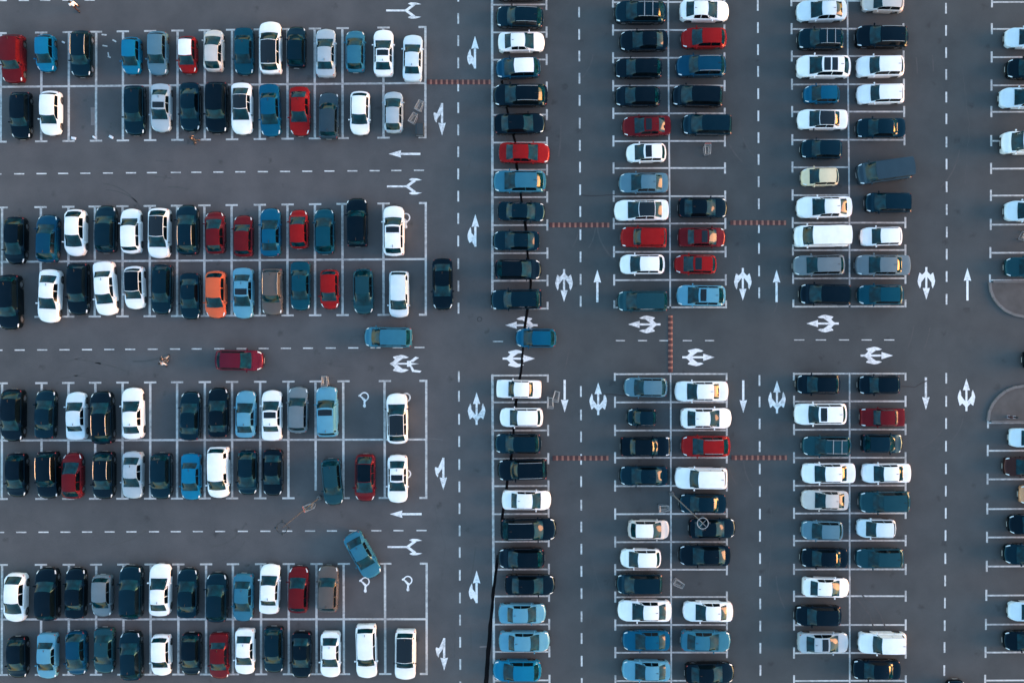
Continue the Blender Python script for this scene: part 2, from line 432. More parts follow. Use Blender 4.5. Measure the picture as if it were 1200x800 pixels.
# wheelchair signs
def ring(cx, cy, r, a0, a1, w, n=18):
    out = [(cx + r * math.cos(a0 + (a1 - a0) * k / n), cy + r * math.sin(a0 + (a1 - a0) * k / n)) for k in range(n + 1)]
    inn = [(cx + (r - w) * math.cos(a0 + (a1 - a0) * k / n), cy + (r - w) * math.sin(a0 + (a1 - a0) * k / n)) for k in range(n + 1)]
    return [[out[k], out[k + 1], inn[k + 1], inn[k]] for k in range(n)]
def wheelchair(c):
    polys = ring(0, 1, 5.4, R(-100), R(185), 1.5) + [[(-7.2, 2.5), (-4.4, 4.2), (-4.2, 1.6), (-6.8, 0.8)], [(-4.6, 0.6), (-0.5, -4.6), (2, -5), (2.4, -3.2), (-3, 1.4)], rect(-0.9, -11, 1.3, -4.6), [(-1.8, -10), (-0.2, -12), (1.8, -11), (1.6, -8.4), (-1.2, -8.2)]]
    flat_polys('wheelchair_marking', polys, c, 0.0)
for c in ((427, 465.5), (428, 682), (478, 680.5), (475.5, 256), (476, 466.5), (476.5, 556)): wheelchair(c)

# cracks, tar seams, skid marks, patches
def path(name, pts, w, m, z=Z_TAR, w2=None):
    bm = MB(); pts = [P(*p) for p in pts]; n = len(pts)
    for k, p in enumerate(pts):
        d = (pts[min(k + 1, n - 1)] - pts[max(k - 1, 0)]).normalized(); s = Vector((-d.y, d.x, 0))
        ww = (w if w2 is None else w + (w2 - w) * k / (n - 1)) / PXM / 2 * random.uniform(0.8, 1.2)
        bm.v += [(p - s * ww).to_tuple()[:2] + (z,), (p + s * ww).to_tuple()[:2] + (z,)]
    for k in range(n - 1): bm.f.append((2 * k, 2 * k + 2, 2 * k + 3, 2 * k + 1))
    o = mark(name, bm, m)
    return o
def wig(pts, step=7, amp=0.6):
    out = []
    for (x0, y0), (x1, y1) in zip(pts, pts[1:]):
        k = max(1, int(math.hypot(x1 - x0, y1 - y0) / step))
        for i in range(k):
            t = i / k; out.append((x0 + (x1 - x0) * t + random.uniform(-amp, amp), y0 + (y1 - y0) * t + random.uniform(-amp, amp)))
    return out + [pts[-1]]
path('tar_seam', wig([(588, 95), (595, 130), (603, 166), (606, 196), (611, 233), (615.5, 262), (619, 300), (622, 333), (617, 368), (611.5, 425), (609, 445), (605, 471), (602, 502), (598, 540), (594, 572), (588, 612)]), 2.8, m_tar)
path('tar_seam', wig([(583.5, 650), (578.5, 690), (574, 740), (569.5, 800), (565.5, 850)], amp=0.3), 3.0, m_tar, w2=5.8)
path('asphalt_crack', wig([(681, 228.5), (700, 230), (722, 228.5)]), 1.1, m_crack)
path('asphalt_crack', wig([(708, 461.5), (722, 462.5), (737, 463)]), 1.5, m_crack)
path('asphalt_crack', wig([(1056, 453), (1072, 453.5), (1086, 446)]), 1.2, m_crack)
path('asphalt_crack', wig([(500, 514), (519, 515)]), 0.5, m_kerb, 0.0026)
path('skid_mark', wig([(1002, 699), (1012, 710), (1020, 722), (1024, 737)], amp=0.2), 1.8, m_skid)
path('skid_mark', wig([(1010, 697), (1022, 706), (1032, 720), (1038, 736)], amp=0.2), 1.8, m_skid)
path('drain_ring', [(562 + 2.6 * math.cos(R(a)), 374 + 2.6 * math.sin(R(a))) for a in range(0, 361, 30)], 1.0, m_crack)
path('faded_patch', [(109.5, 126), (109.5, 137), (109.5, 147)], 6.0, m_rust, 0.0025)
path('paint_smear', [(562, 757.5), (571, 757)], 1.6, m_rust, 0.003)
for (x, y, l, a) in ((122, 41, 6, 5), (134, 48, 5, 30), (123, 54, 6, 10), (127, 64, 5, 80), (480, 58, 4, 0), (128, 67, 4, 20)):
    path('paint_smear', [(x - l / 2 * math.cos(R(a)), y - l / 2 * math.sin(R(a))), (x + l / 2 * math.cos(R(a)), y + l / 2 * math.sin(R(a)))], 1.6, m_line, 0.003)
for (x, y, s) in ((97, 149, 3), (130, 145, 2.4), (130, 149, 2), (192, 462, 2.5), (350, 579, 2), (1030, 310, 2), (875, 452, 3), (362, 530, 3), (100, 118, 3)):
    bm = MB(); n = 9
    pts = [(P(x, y).x + s / PXM * random.uniform(0.5, 1.1) * math.cos(2 * math.pi * k / n), P(x, y).y + s / PXM * random.uniform(0.4, 0.9) * math.sin(2 * math.pi * k / n), 0.0028) for k in range(n)]
    bm.v = pts; bm.f = [tuple(range(n))]; mark('oil_stain', bm, m_skid)

rr = random.Random(21)
m_arc = simple('faint_tyre_arc', (0.060, 0.060, 0.061), 0.85)
for k in range(34):
    vert = rr.random() < .55
    if vert: x, y = rr.choice([520, 556, 662, 699, 870, 908, 1088, 1130]) + rr.uniform(-6, 6), rr.uniform(10, 790)
    else: x, y = rr.uniform(10, 480), rr.choice([188, 218, 398, 424, 607, 637]) + rr.uniform(-5, 5)
    L_ = rr.uniform(18, 55); bend = rr.uniform(-.012, .012); a0 = (math.pi / 2 if vert else 0) + rr.uniform(-.15, .15)
    for off in (0, 20) if rr.random() < .6 else (0,):
        pts = []
        for q in range(9):
            t = q / 8 * L_; a = a0 + bend * t
            pts.append((x + t * math.cos(a) - off * .95 * math.sin(a0), y + t * math.sin(a) + off * .95 * math.cos(a0)))
        path('tyre_mark', pts, rr.uniform(1.0, 2.0), m_arc, 0.0022)
for k in range(70):
    bi = rr.randrange(4); xs_ = blocks[bi][3]; q = rr.randrange(len(xs_) - 1)
    x = (xs_[q] + xs_[q + 1]) / 2 + rr.uniform(-5, 5); t_, c_, b2_ = (e[0] + e[1] * x for e in blocks[bi][:3])
    y = rr.choice([t_ + rr.uniform(-2, 14), c_ + rr.uniform(-6, 6), b2_ - rr.uniform(-2, 14)])
    n = 9; s_ = rr.uniform(1.2, 4); bm = MB()
    bm.v = [(P(x, y).x + s_ / PXM * rr.uniform(.5, 1.1) * math.cos(2 * math.pi * i / n), P(x, y).y + s_ / PXM * rr.uniform(.4, 1.0) * math.sin(2 * math.pi * i / n), 0.0024) for i in range(n)]
    bm.f = [tuple(range(n))]; mark('oil_stain', bm, m_arc)
for pts in ([(300, 430), (345, 438), (372, 433)], [(508, 590), (522, 640), (515, 700)], [(690, 600), (697, 660), (692, 730)], [(900, 560), (906, 620), (899, 690)], [(1128, 80), (1136, 150), (1131, 215)], [(420, 625), (380, 612), (330, 609)]):
    path('hairline_crack', wig(pts, 5, 1.0), 0.5, m_arc, 0.0021)

# ------------------------------------------------------------------ kerbed islands at the right edge
def island(arc, edge_y, label):
    top = P(0, edge_y).y
    root = empty('kerb_island', P(1215, (edge_y + arc[-1][1]) / 2))
    root['kind'] = 'structure'
    pts = [P(*a) for a in arc]
    L = root.location
    far = P(1330, edge_y); farb = P(1330, arc[-1][1])
    outline = [p - L for p in pts] + [farb - L, far - L]
    area = sum(a.x * b_.y - b_.x * a.y for a, b_ in zip(outline, outline[1:] + outline[:1]))
    bm = MB(); bm.poly([(p.x, p.y) for p in (outline if area > 0 else outline[::-1])], 0.0, 0.075)
    obj('island_surface', bm.mesh('island_surface', [m_island]), root)
    # kerb stones along the curve
    full = pts + [farb]
    dense = []
    for a, b_ in zip(full, full[1:]):
        k = max(1, int((b_ - a).length / 0.25))
        dense += [a + (b_ - a) * i / k for i in range(k)]
    dense.append(full[-1])
    seg = 4
    for s in range(0, len(dense) - 1, seg):
        pp = dense[s:s + seg + 1]
        if len(pp) < 2 or pp[0].x > P(1215, 0).x + 3: continue
        bm = MB(); n = len(pp); w = 0.13
        for k, p in enumerate(pp):
            q = p.copy()
            d = (pp[min(k + 1, n - 1)] - pp[max(k - 1, 0)]).normalized(); nn = Vector((-d.y, d.x, 0)) * w
            if k == 0: q = q + d * 0.012
            if k == n - 1: q = q - d * 0.012
            for v in ((q - nn, 0), (q + nn, 0), (q + nn * 0.92, 0.13), (q - nn * 0.92, 0.13)):
                bm.v.append((v[0].x - L.x, v[0].y - L.y, v[1]))
        for k in range(n - 1):
            a_, b2 = 4 * k, 4 * k + 4
            bm.f += [(a_ + i, a_ + (i + 1) % 4, b2 + (i + 1) % 4, b2 + i) for i in range(4)]
        bm.f += [(3, 2, 1, 0), tuple(4 * (n - 1) + i for i in range(4))]
        obj('kerb_stone', bm.mesh('kerb_stone', [m_kerb]), root)
    bm = MB(); y = far.y - L.y; x0 = pts[0].x - L.x + 0.3
    bm.box(((x0 + far.x - L.x) / 2, y, 0.06), (far.x - L.x - x0, 0.2, 0.12)); obj('kerb_edge', bm.mesh('kerb_edge', [m_kerb]), root)
    return root
island([(1159.5, 331), (1160.5, 340), (1164, 349), (1170, 357), (1178, 364), (1188, 368.5), (1200, 371), (1212, 372)], 330, '')
island([(1157.5, 493), (1159, 482), (1163, 473), (1169.5, 465), (1178, 458), (1188, 453.8), (1200, 452), (1212, 451.5)], 494, '')

# two short posts on the lower island
for (x, y, m, lab) in ((1181, 488, m_bump_red, 'short faded red post standing on the lower kerb island'), (1188, 488.5, m_bin, 'short black post standing on the lower kerb island')):
    root = tag(empty('bollard', P(x, y, 0.07)), lab, 'bollard', 'posts on the kerb island')
    bm = MB(); bm.tube([(0, 0, 0), (0, 0, 0.62), (0, 0, 0.7)], 0.085, 10, 0.075); obj('post', bm.mesh('post', [m], 40), root)
    bm = MB(); bm.box((0, 0, 0.015), (0.26, 0.26, 0.03)); obj('base_plate', bm.mesh('base_plate', [m_steel]), root)

# ------------------------------------------------------------------ speed bumps
def speed_bump(a, b2, label):
    A_, B_ = P(*a), P(*b2); d = B_ - A_; Ln = d.length; ang = math.atan2(d.y, d.x)
    root = tag(empty('speed_bump', A_, ang), label, 'speed bump', 'striped rubber speed bumps')
    n = round(Ln / 0.5); st = Ln / n
    def seg(w):
        bm = MB(); prof = [(-0.21, 0.009), (-0.20, 0.022), (-0.11, 0.05), (0, 0.058), (0.11, 0.05), (0.20, 0.022), (0.21, 0.009)]
        for x in (-w / 2, w / 2): bm.v += [(x, y, z) for y, z in prof]
        k = len(prof)
        bm.f = [(i, k + i, k + i + 1, i + 1) for i in range(k - 1)] + [tuple(reversed(range(k))), tuple(range(k, 2 * k)), (0, k - 1, 2 * k - 1, k)]
        return bm
    dark = seg(st * 0.60 - 0.012).mesh('bump_segment', [m_bump_red]); light = seg(st * 0.40 - 0.012).mesh('bump_segment', [m_bump_orange])
    for i in range(n):
        obj('bump_segment', dark, root, (st * (i + 0.30), random.uniform(-.008, .008), 0))
        obj('bump_segment', light, root, (st * (i + 0.80), random.uniform(-.008, .008), 0))
speed_bump((500, 96.3), (575, 96.3), 'red and orange striped speed bump across the left vertical lane, beside the top left block')
speed_bump((643.5, 263.7), (714, 263.7), 'red and orange striped speed bump above the straight arrow, right of the narrow car column')
speed_bump((855.5, 261), (921, 261), 'red and orange striped speed bump between the two upper double columns')
speed_bump((647.5, 536.5), (713, 536.5), 'red and orange striped speed bump below the straight arrow, beside the lower narrow column')
speed_bump((857, 536), (922, 536), 'red and orange striped speed bump between the two lower double columns')
speed_bump((785.5, 436), (785.5, 369.5), 'red and orange striped speed bump running vertically across the middle crossing lane')

# ------------------------------------------------------------------ cars
import bisect
def lerp(a, b2, t): return a + (b2 - a) * t
def interp(x, tab):
    if x <= tab[0][0]: return tab[0][1]
    for (a, u), (b2, v) in zip(tab, tab[1:]):
        if x <= b2: return lerp(u, v, (x - a) / (b2 - a)) if b2 > a else v
    return tab[-1][1]

SPEC = {  # L, W, H, cowl, wtop, rtop, rbase, nose z, cowl z, deck z, tail z, roof width, front corner, rear corner
 'sedan':   dict(L=4.65, W=1.80, H=1.45, cowl=1.18, wtop=0.36, rtop=-1.05, rbase=-1.68, hn=.70, hc=.94, hd=.98, ht=.95, rw=.70, cf=.22, cr=.16),
 'boxy sedan': dict(L=4.40, W=1.70, H=1.42, cowl=0.98, wtop=0.50, rtop=-0.98, rbase=-1.40, hn=.80, hc=.93, hd=.95, ht=.90, rw=.78, cf=.07, cr=.06),
 'coupe':   dict(L=4.50, W=1.82, H=1.36, cowl=1.05, wtop=0.15, rtop=-0.80, rbase=-1.70, hn=.66, hc=.90, hd=.95, ht=.92, rw=.66, cf=.28, cr=.22),
 'hatchback': dict(L=4.15, W=1.78, H=1.50, cowl=1.15, wtop=0.34, rtop=-1.42, rbase=-1.86, hn=.72, hc=.97, hd=.98, ht=.86, rw=.72, cf=.25, cr=.20),
 'city car': dict(L=3.60, W=1.66, H=1.53, cowl=1.05, wtop=0.36, rtop=-1.28, rbase=-1.64, hn=.76, hc=.98, hd=.98, ht=.86, rw=.75, cf=.26, cr=.18),
 'microcar': dict(L=2.72, W=1.60, H=1.54, cowl=0.84, wtop=0.24, rtop=-0.96, rbase=-1.24, hn=.80, hc=1.0, hd=1.0, ht=.9, rw=.74, cf=.30, cr=.22),
 'estate car': dict(L=4.65, W=1.80, H=1.48, cowl=1.20, wtop=0.42, rtop=-1.70, rbase=-2.12, hn=.70, hc=.95, hd=.97, ht=.90, rw=.71, cf=.22, cr=.13),
 'SUV':     dict(L=4.60, W=1.88, H=1.68, cowl=1.18, wtop=0.46, rtop=-1.66, rbase=-2.10, hn=.88, hc=1.10, hd=1.10, ht=.98, rw=.74, cf=.18, cr=.13),
 'minivan': dict(L=4.60, W=1.84, H=1.74, cowl=1.50, wtop=0.66, rtop=-1.86, rbase=-2.18, hn=.84, hc=1.08, hd=1.04, ht=.96, rw=.76, cf=.20, cr=.10),
 'van':     dict(L=5.00, W=1.94, H=1.98, cowl=1.82, wtop=1.18, rtop=-2.38, rbase=-2.46, hn=.95, hc=1.18, hd=1.10, ht=1.0, rw=.84, cf=.14, cr=.05),
}
VARIANT = {  # other makes of the same kind: small changes of proportion
 'sedan': [dict(cowl=1.08, wtop=.22, rtop=-1.12, rbase=-1.80, W=1.84, rw=.68, cf=.27, cr=.21), dict(cowl=1.30, wtop=.55, rtop=-.92, rbase=-1.46, W=1.77, rw=.73, cf=.15, cr=.11)],
 'hatchback': [dict(cowl=1.25, wtop=.30, rtop=-1.30, rbase=-1.88, W=1.80, rw=.68, cf=.30, cr=.26), dict(cowl=1.06, wtop=.42, rtop=-1.52, rbase=-1.84, W=1.75, rw=.76, cf=.17, cr=.12)],
 'SUV': [dict(cowl=1.06, wtop=.44, rtop=-1.86, rbase=-2.12, H=1.76, rw=.78, cf=.12, cr=.09), dict(cowl=1.28, wtop=.42, rtop=-1.48, rbase=-2.06, H=1.64, rw=.70, cf=.22, cr=.18)],
 'estate car': [dict(cowl=1.12, wtop=.46, rtop=-1.80, rbase=-2.10, rw=.75, cf=.15, cr=.09)],
}
for k_, vv in list(VARIANT.items()):
    for n_, d_ in enumerate(vv): SPEC[k_ + '/' + str(n_ + 1)] = {**SPEC[k_], **d_}
NC = 17
class Shape:
    def __init__(s, sp):
        s.__dict__.update(sp)
        L, W, H = s.L, s.W, s.H; h = L / 2
        s.wr = 0.32 if H < 1.6 else 0.35
        s.xf = h - 0.86 if L > 3 else h - 0.5; s.xr = -h + (0.84 if L > 3 else 0.48)
        keys = {-h, -h + .03, -h + .10, -h + .25, s.rbase, (s.rbase + s.rtop) / 2, s.rtop, s.wtop, lerp(s.wtop, s.cowl, .33), lerp(s.wtop, s.cowl, .66), s.cowl, h, h - .03, h - .10, h - .25, h - .5}
        for k in range(1, 5): keys.add(lerp(s.rtop, s.wtop, k / 5))
        keys.add(lerp(s.cowl, h - .5, .5))
        for xw in (s.xf, s.xr):
            for k in (-1.15, -1.12, -.8, -.4, 0, .4, .8, 1.12, 1.15): keys.add(xw + k * s.wr)
        xs = sorted(keys); out = [xs[0]]
        for x in xs[1:]:
            if x - out[-1] > 0.009: out.append(x)
        out[-1] = h
        s.xs = out
        s.deck = [(-h, s.ht - .30), (-h + .03, s.ht - .12), (-h + .10, s.ht - .03), (-h + .25, s.ht), (max(s.rbase, -h + .26), s.hd), (s.cowl, s.hc), (h - .5, s.hn + .07), (h - .25, s.hn), (h - .10, s.hn - .06), (h - .03, s.hn - .15), (h, s.hn - .27)]
        s.grid = [s.station(x) for x in s.xs]
    def zd(s, x): return interp(x, s.deck)
    def zr(s, x):
        zd = s.zd(x); top = s.H - .045
        if x <= s.rbase or x >= s.cowl: return zd
        if x < s.rtop:
            t = (x - s.rbase) / (s.rtop - s.rbase); return lerp(s.zd(s.rbase), top - .02, t * (1.28 - .28 * t))
        if x <= s.wtop:
            t = (x - s.rtop) / (s.wtop - s.rtop); return top - .02 * (1 - t) + .045 * math.sin(math.pi * min(1, t * .95 + .05)) 
        t = (s.cowl - x) / (s.cowl - s.wtop); return lerp(s.zd(s.cowl), top, t * (1.18 - .18 * t))
    def station(s, x):
        h = s.L / 2; zd, zr = s.zd(x), s.zr(x)
        tf = max(0, (x - (h - .95)) / .95); tr = max(0, (-h + .75 - x) / .75)
        wb = s.W / 2 * (1 - s.cf * tf ** 3 - s.cr * tr ** 3)
        te = max(0, (abs(x) - (h - .12)) / .12); wb -= .05 * te * te
        c = max(0, (zr - zd) / (s.H - .05 - zd))
        zl = 0.15 + 0.07 * max(tf, tr)
        for xw in (s.xf, s.xr):
            q = abs(x - xw); ra = s.wr * 1.13
            if q < ra: zl = max(zl, s.wr + math.sqrt(ra * ra - q * q) - .02)
        zl = min(zl, zd - .12)
        cr = lambda y: .035 * (1 - (y / wb) ** 2)
        pts = [(wb * .97, zl), (wb * .995, lerp(zl, zd, .36)), (wb, lerp(zl, zd, .70)), (wb * .962, zd - .02)]
        y4 = wb * .90; pts.append((y4, zd + cr(y4) * .5))
        y5 = wb * lerp(.80, s.rw, c); pts.append((y5, zd + cr(y5) + c * (zr - zd - .06)))
        y6 = wb * lerp(.58, s.rw * .84, c); pts.append((y6, zr - .018 * c + cr(y6) * (1 - c * .5)))
        y7 = wb * .30; pts.append((y7, zr + cr(y7) * (1 - c * .5)))
        pts.append((0, zr + .035 * (1 - c * .5)))
        row = []
        full = pts + [(-y, z) for y, z in reversed(pts[:-1])]
        bf = .26 if s.cf > .1 else .08; br = .16 if s.cr > .1 else .05
        for y, z in full:
            yn = abs(y) / (s.W / 2)
            xo = x - bf * tf ** 2 * yn ** 2 + br * tr ** 2 * yn ** 2
            if c > 0.001 and z > zd + .05 * c:
                if x > s.wtop - .25: xo -= .16 * yn ** 2 * min(1, (x - s.wtop + .25) / .25)
                if x < s.rtop + .2: xo += .08 * yn ** 2 * min(1, (s.rtop + .2 - x) / .2)
            elif abs(x - s.cowl) < 1e-6: xo -= .16 * yn ** 2
            row.append(Vector((xo, y, z)))
        return row
    def at(s, x, col):
        i = min(max(bisect.bisect_right(s.xs, x) - 1, 0), len(s.xs) - 2)
        t = (x - s.xs[i]) / (s.xs[i + 1] - s.xs[i]); j = min(int(col), NC - 2); u = col - j
        a, b2 = s.grid[i], s.grid[i + 1]
        return a[j].lerp(a[j + 1], u).lerp(b2[j].lerp(b2[j + 1], u), t)
    def body(s):
        vs = [p for r in s.grid for p in r]; fs = []; fm = []
        n = len(s.grid)
        for i in range(n - 1):
            for j in range(NC - 1):
                a = i * NC + j
                fs.append((a, a + NC, a + NC + 1, a + 1)); fm.append(0)
            fs.append((i * NC, i * NC + NC - 1, (i + 1) * NC + NC - 1, (i + 1) * NC)); fm.append(1)
        fs.append(tuple(range(NC))); fm.append(0)
        fs.append(tuple((n - 1) * NC + j for j in reversed(range(NC)))); fm.append(0)
        return mesh('body', vs, fs, [PAINT['W'], m_trim], fm, 32)
    def patch(s, name, x0, x1, c0, c1, m, off=.009, nx=5, nc=8, taper=0.0, closed=True):
        vs = []; fs = []
        def pt(a, b2):
            x = lerp(x0, x1, a); ca, cb = c0 + taper * a, c1 - taper * a
            c = lerp(ca, cb, b2)
            e = .004
            p = s.at(x, c); du = s.at(x + e, c) - s.at(x - e, c); dv = s.at(x, min(c + .05, NC - 1.001)) - s.at(x, max(c - .05, 0))
            n = du.cross(dv)
            if n.length < 1e-9: n = Vector((0, 0, 1))
            n.normalize()
            if n.z < -0.2: n = -n
            return p, n
        def idx(i, k): return i * (nc + 1) + k
        inner = [[pt(i / nx, k / nc) for k in range(nc + 1)] for i in range(nx + 1)]
        for r in inner:
            for p, n in r: vs.append(p + n * off)
        for i in range(nx):
            for k in range(nc):
                fs.append((idx(i, k), idx(i + 1, k), idx(i + 1, k + 1), idx(i, k + 1)))
        loop = [(i, 0) for i in range(nx + 1)] + [(nx, k) for k in range(1, nc + 1)] + [(i, nc) for i in range(nx - 1, -1, -1)] + [(0, k) for k in range(nc - 1, 0, -1)]
        b0 = len(vs)
        for i, k in loop:
            p, n = inner[i][k]; vs.append(p - n * .012)
        q = len(loop)
        for k in range(q):
            a, b2 = idx(*loop[k]), idx(*loop[(k + 1) % q]); fs.append((b2, a, b0 + k, b0 + (k + 1) % q))
        me = mesh(name, vs, fs, [m], None, 40)
        # outward winding
        b_ = bmesh.new(); b_.from_mesh(me); bmesh.ops.recalc_face_normals(b_, faces=b_.faces)
        b_.faces.ensure_lookup_table()
        f = b_.faces[(nx // 2) * nc + nc // 2]
        want = inner[nx // 2][nc // 2][1]
        if f.normal.dot(want) < 0: bmesh.ops.reverse_faces(b_, faces=b_.faces)
        b_.to_mesh(me); b_.free(); me.shade_smooth(); me.set_sharp_from_angle(angle=R(40))
        return me

def make_wheel(r):
    vs = []; fs = []; fm = []; n = 18; w = .21
    prof = [(r * .62, -w / 2 + .03), (r * .66, -w / 2), (r * .93, -w / 2), (r, -w / 2 + .03), (r, w / 2 - .03), (r * .93, w / 2), (r * .66, w / 2), (r * .62, w / 2 - .03)]
    for k in range(n):
        t = 2 * math.pi * k / n
        vs += [(q * math.cos(t), y, q * math.sin(t)) for q, y in prof]
    m = len(prof)
    for k in range(n):
        for j in range(m - 1):
            a, b2 = k * m + j, ((k + 1) % n) * m + j
            fs.append((a, a + 1, b2 + 1, b2)); fm.append(0)
    fs.append(tuple(k * m for k in range(n))); fm.append(1)
    fs.append(tuple(k * m + m - 1 for k in reversed(range(n)))); fm.append(1)
    return mesh('wheel', vs, fs, [m_tyre, m_rim], fm, 35)
WHEEL = {r: make_wheel(r) for r in (.32, .35)}
def make_mirror(s):
    bm = MB(); bm.box((0, s * .07, 0), (.11, .16, .12), 0, .8); bm.box((.0, s * -.02, -.03), (.05, .06, .04))
    return bm.mesh('wing_mirror', [PAINT['W']])
MIRROR = {1: make_mirror(1), -1: make_mirror(-1)}
bm = MB(); bm.v = [(-.13, -.02, 0), (-.13, .02, 0), (.09, .015, 0), (.09, -.015, 0), (-.15, 0, .075), (-.09, 0, .075)]
bm.f = [(0, 1, 2, 3), (0, 4, 1), (0, 3, 5, 4), (1, 4, 5, 2), (2, 5, 3)]
ANT = bm.mesh('antenna', [m_trim])

TYPES = {}
for k, sp in SPEC.items():
    s = Shape(sp); h = s.L / 2; T = {'s': s}
    T['body'] = s.body()
    T['hood'] = s.patch('hood', s.cowl + .10, h - .30, 4.15, 11.85, PAINT['W'], .010, 5, 8)
    T['windscreen'] = s.patch('windscreen', s.wtop + .02, s.cowl + .03, 5.12, 10.88, m_glass, .024, 5, 10, -.12)
    T['rear_window'] = s.patch('rear_window', s.rbase + .03, s.rtop - .02, 5.22, 10.78, m_glass, .018, 4, 10)
    if k not in ('sedan', 'boxy sedan', 'coupe'):
        pass
    T['roof_panel'] = s.patch('roof_panel', s.rtop + .03, s.wtop - .03, 5.25, 10.75, PAINT['W'], .008, 6, 8)
    T['sunroof'] = s.patch('sunroof', s.wtop - .72, s.wtop - .16, 6.0, 10.0, m_black_glass, .018, 3, 5)
    T['sunroof_rear'] = s.patch('sunroof', s.wtop - 1.32, s.wtop - .84, 6.0, 10.0, m_black_glass, .018, 3, 5)
    mid = lerp(s.rtop, s.wtop, .52)
    T['side_window'] = []
    for a, b2 in ((max(s.rtop, s.rbase + .1) + .06, mid - .03), (mid + .03, s.wtop + .28)):
        T['side_window'] += [s.patch('side_window', a, b2, 4.1, 4.93, m_side_glass, .009, 4, 2), s.patch('side_window', a, b2, 11.07, 11.9, m_side_glass, .009, 4, 2)]
    T['headlight'] = [s.patch('headlight', h - .42, h - .07, 3.05, 4.55, m_lamp, .010, 4, 3), s.patch('headlight', h - .42, h - .07, 11.45, 12.95, m_lamp, .010, 4, 3)]
    T['tail_light'] = [s.patch('tail_light', -h + .02, -h + .17, 2.6, 4.2, m_tail, .010, 3, 3), s.patch('tail_light', -h + .02, -h + .17, 11.8, 13.4, m_tail, .010, 3, 3)]
    bm = MB(); zg = s.hn - .34; bm.box((h - .02, 0, zg), (.07, s.W * .52, .16)); T['grille'] = bm.mesh('grille', [m_trim])
    bm = MB(); bm.box((h + .012, 0, zg - .02), (.012, .50, .11)); bm2 = MB(); bm2.box((-h - .002, 0, .52), (.012, .50, .12))
    T['number_plate'] = [bm.mesh('number_plate', [m_plate]), bm2.mesh('number_plate', [m_plate])]
    T['roof_rail'] = []
    for sg in (1, -1):
        bm = MB(); pts = []
        for q in range(7):
            x = lerp(s.rtop + .05, s.wtop - .15, q / 6); p = s.at(x, 5.35 if sg > 0 else 10.65)
            pts.append((x, p.y, p.z + (.045 if 0 < q < 6 else .012)))
        bm.tube(pts, .028, 6); T['roof_rail'].append(bm.mesh('roof_rail', [m_chrome], 50))
    T['cross_bar'] = []
    for fx in (.28, .66):
        bm = MB(); x = lerp(s.rtop, s.wtop, fx); p = s.at(x, 5.3)
        bm.box((x, 0, s.H + .075), (.07, 2 * p.y + .1, .03)); T['cross_bar'].append(bm.mesh('cross_bar', [m_chrome]))
    bm = MB(); a = s.at(s.rbase - .05, 4.3)
    TYPES[k] = T

def part(name, me, root, mat_=None, loc=(0, 0, 0)):
    o = bpy.data.objects.new(name, me); C.objects.link(o); o.parent = root; o.location = loc
    if mat_ is not None:
        o.material_slots[0].link = 'OBJECT'; o.material_slots[0].material = mat_
    return o

def build_car(kind, col, feats):
    T = TYPES[kind]; s = T['s']; pm = PAINT[col]
    root = empty('parked_car', (0, 0, 0))
    part('body', T['body'], root, pm); part('hood', T['hood'], root, pm)
    part('windscreen', T['windscreen'], root)
    if kind != 'van': part('rear_window', T['rear_window'], root)
    roof = pm
    if 'pano' in feats: roof = m_black_glass
    if 'wroof' in feats: roof = PAINT['W']
    if 'sroof' in feats: roof = PAINT['S']
    if 'broof' in feats: roof = PAINT['BK']
    part('roof_panel', T['roof_panel'], root, roof)
    if 'sun' in feats: part('sunroof', T['sunroof'], root)
    if 'sun2' in feats:
        part('sunroof', T['sunroof'], root); part('sunroof', T['sunroof_rear'], root)
    sw = T['side_window'] if kind != 'van' else T['side_window'][2:]
    for me in sw: part('side_window', me, root)
    for n in ('headlight', 'tail_light', 'number_plate'):
        for me in T[n]: part(n, me, root)
    part('grille', T['grille'], root)
    for sg in (1, -1):
        part('wing_mirror', MIRROR[sg], root, pm if col not in ('W',) or 'pano' not in feats else m_trim, (s.cowl - .40, sg * (s.W / 2 + .0), s.hc + .02))
        for xw in (s.xf, s.xr): part('wheel', WHEEL[s.wr], root, None, (xw, sg * (s.W / 2 - .185), s.wr))
    if 'rails' in feats:
        for me in T['roof_rail']: part('roof_rail', me, root)
    if 'bars' in feats:
        for me in T['roof_rail'] + T['cross_bar']: part('roof_rail' if me in T['roof_rail'] else 'cross_bar', me, root)
    if kind.split('/')[0] in ('sedan', 'SUV', 'estate car'): part('antenna', ANT, root, None, (s.rtop + .22, 0, s.H - .012))
    return root
CACHE = {}
def get_car(kind, col, feats):
    """first use builds the car, later ones copy it with its parts"""
    key = (kind, col, feats)
    if key not in CACHE:
        CACHE[key] = build_car(kind, col, feats); return CACHE[key]
    src = CACHE[key]
    r = src.copy(); C.objects.link(r)
    for ch in src.children:
        c = ch.copy(); C.objects.link(c); c.parent = r
    return r

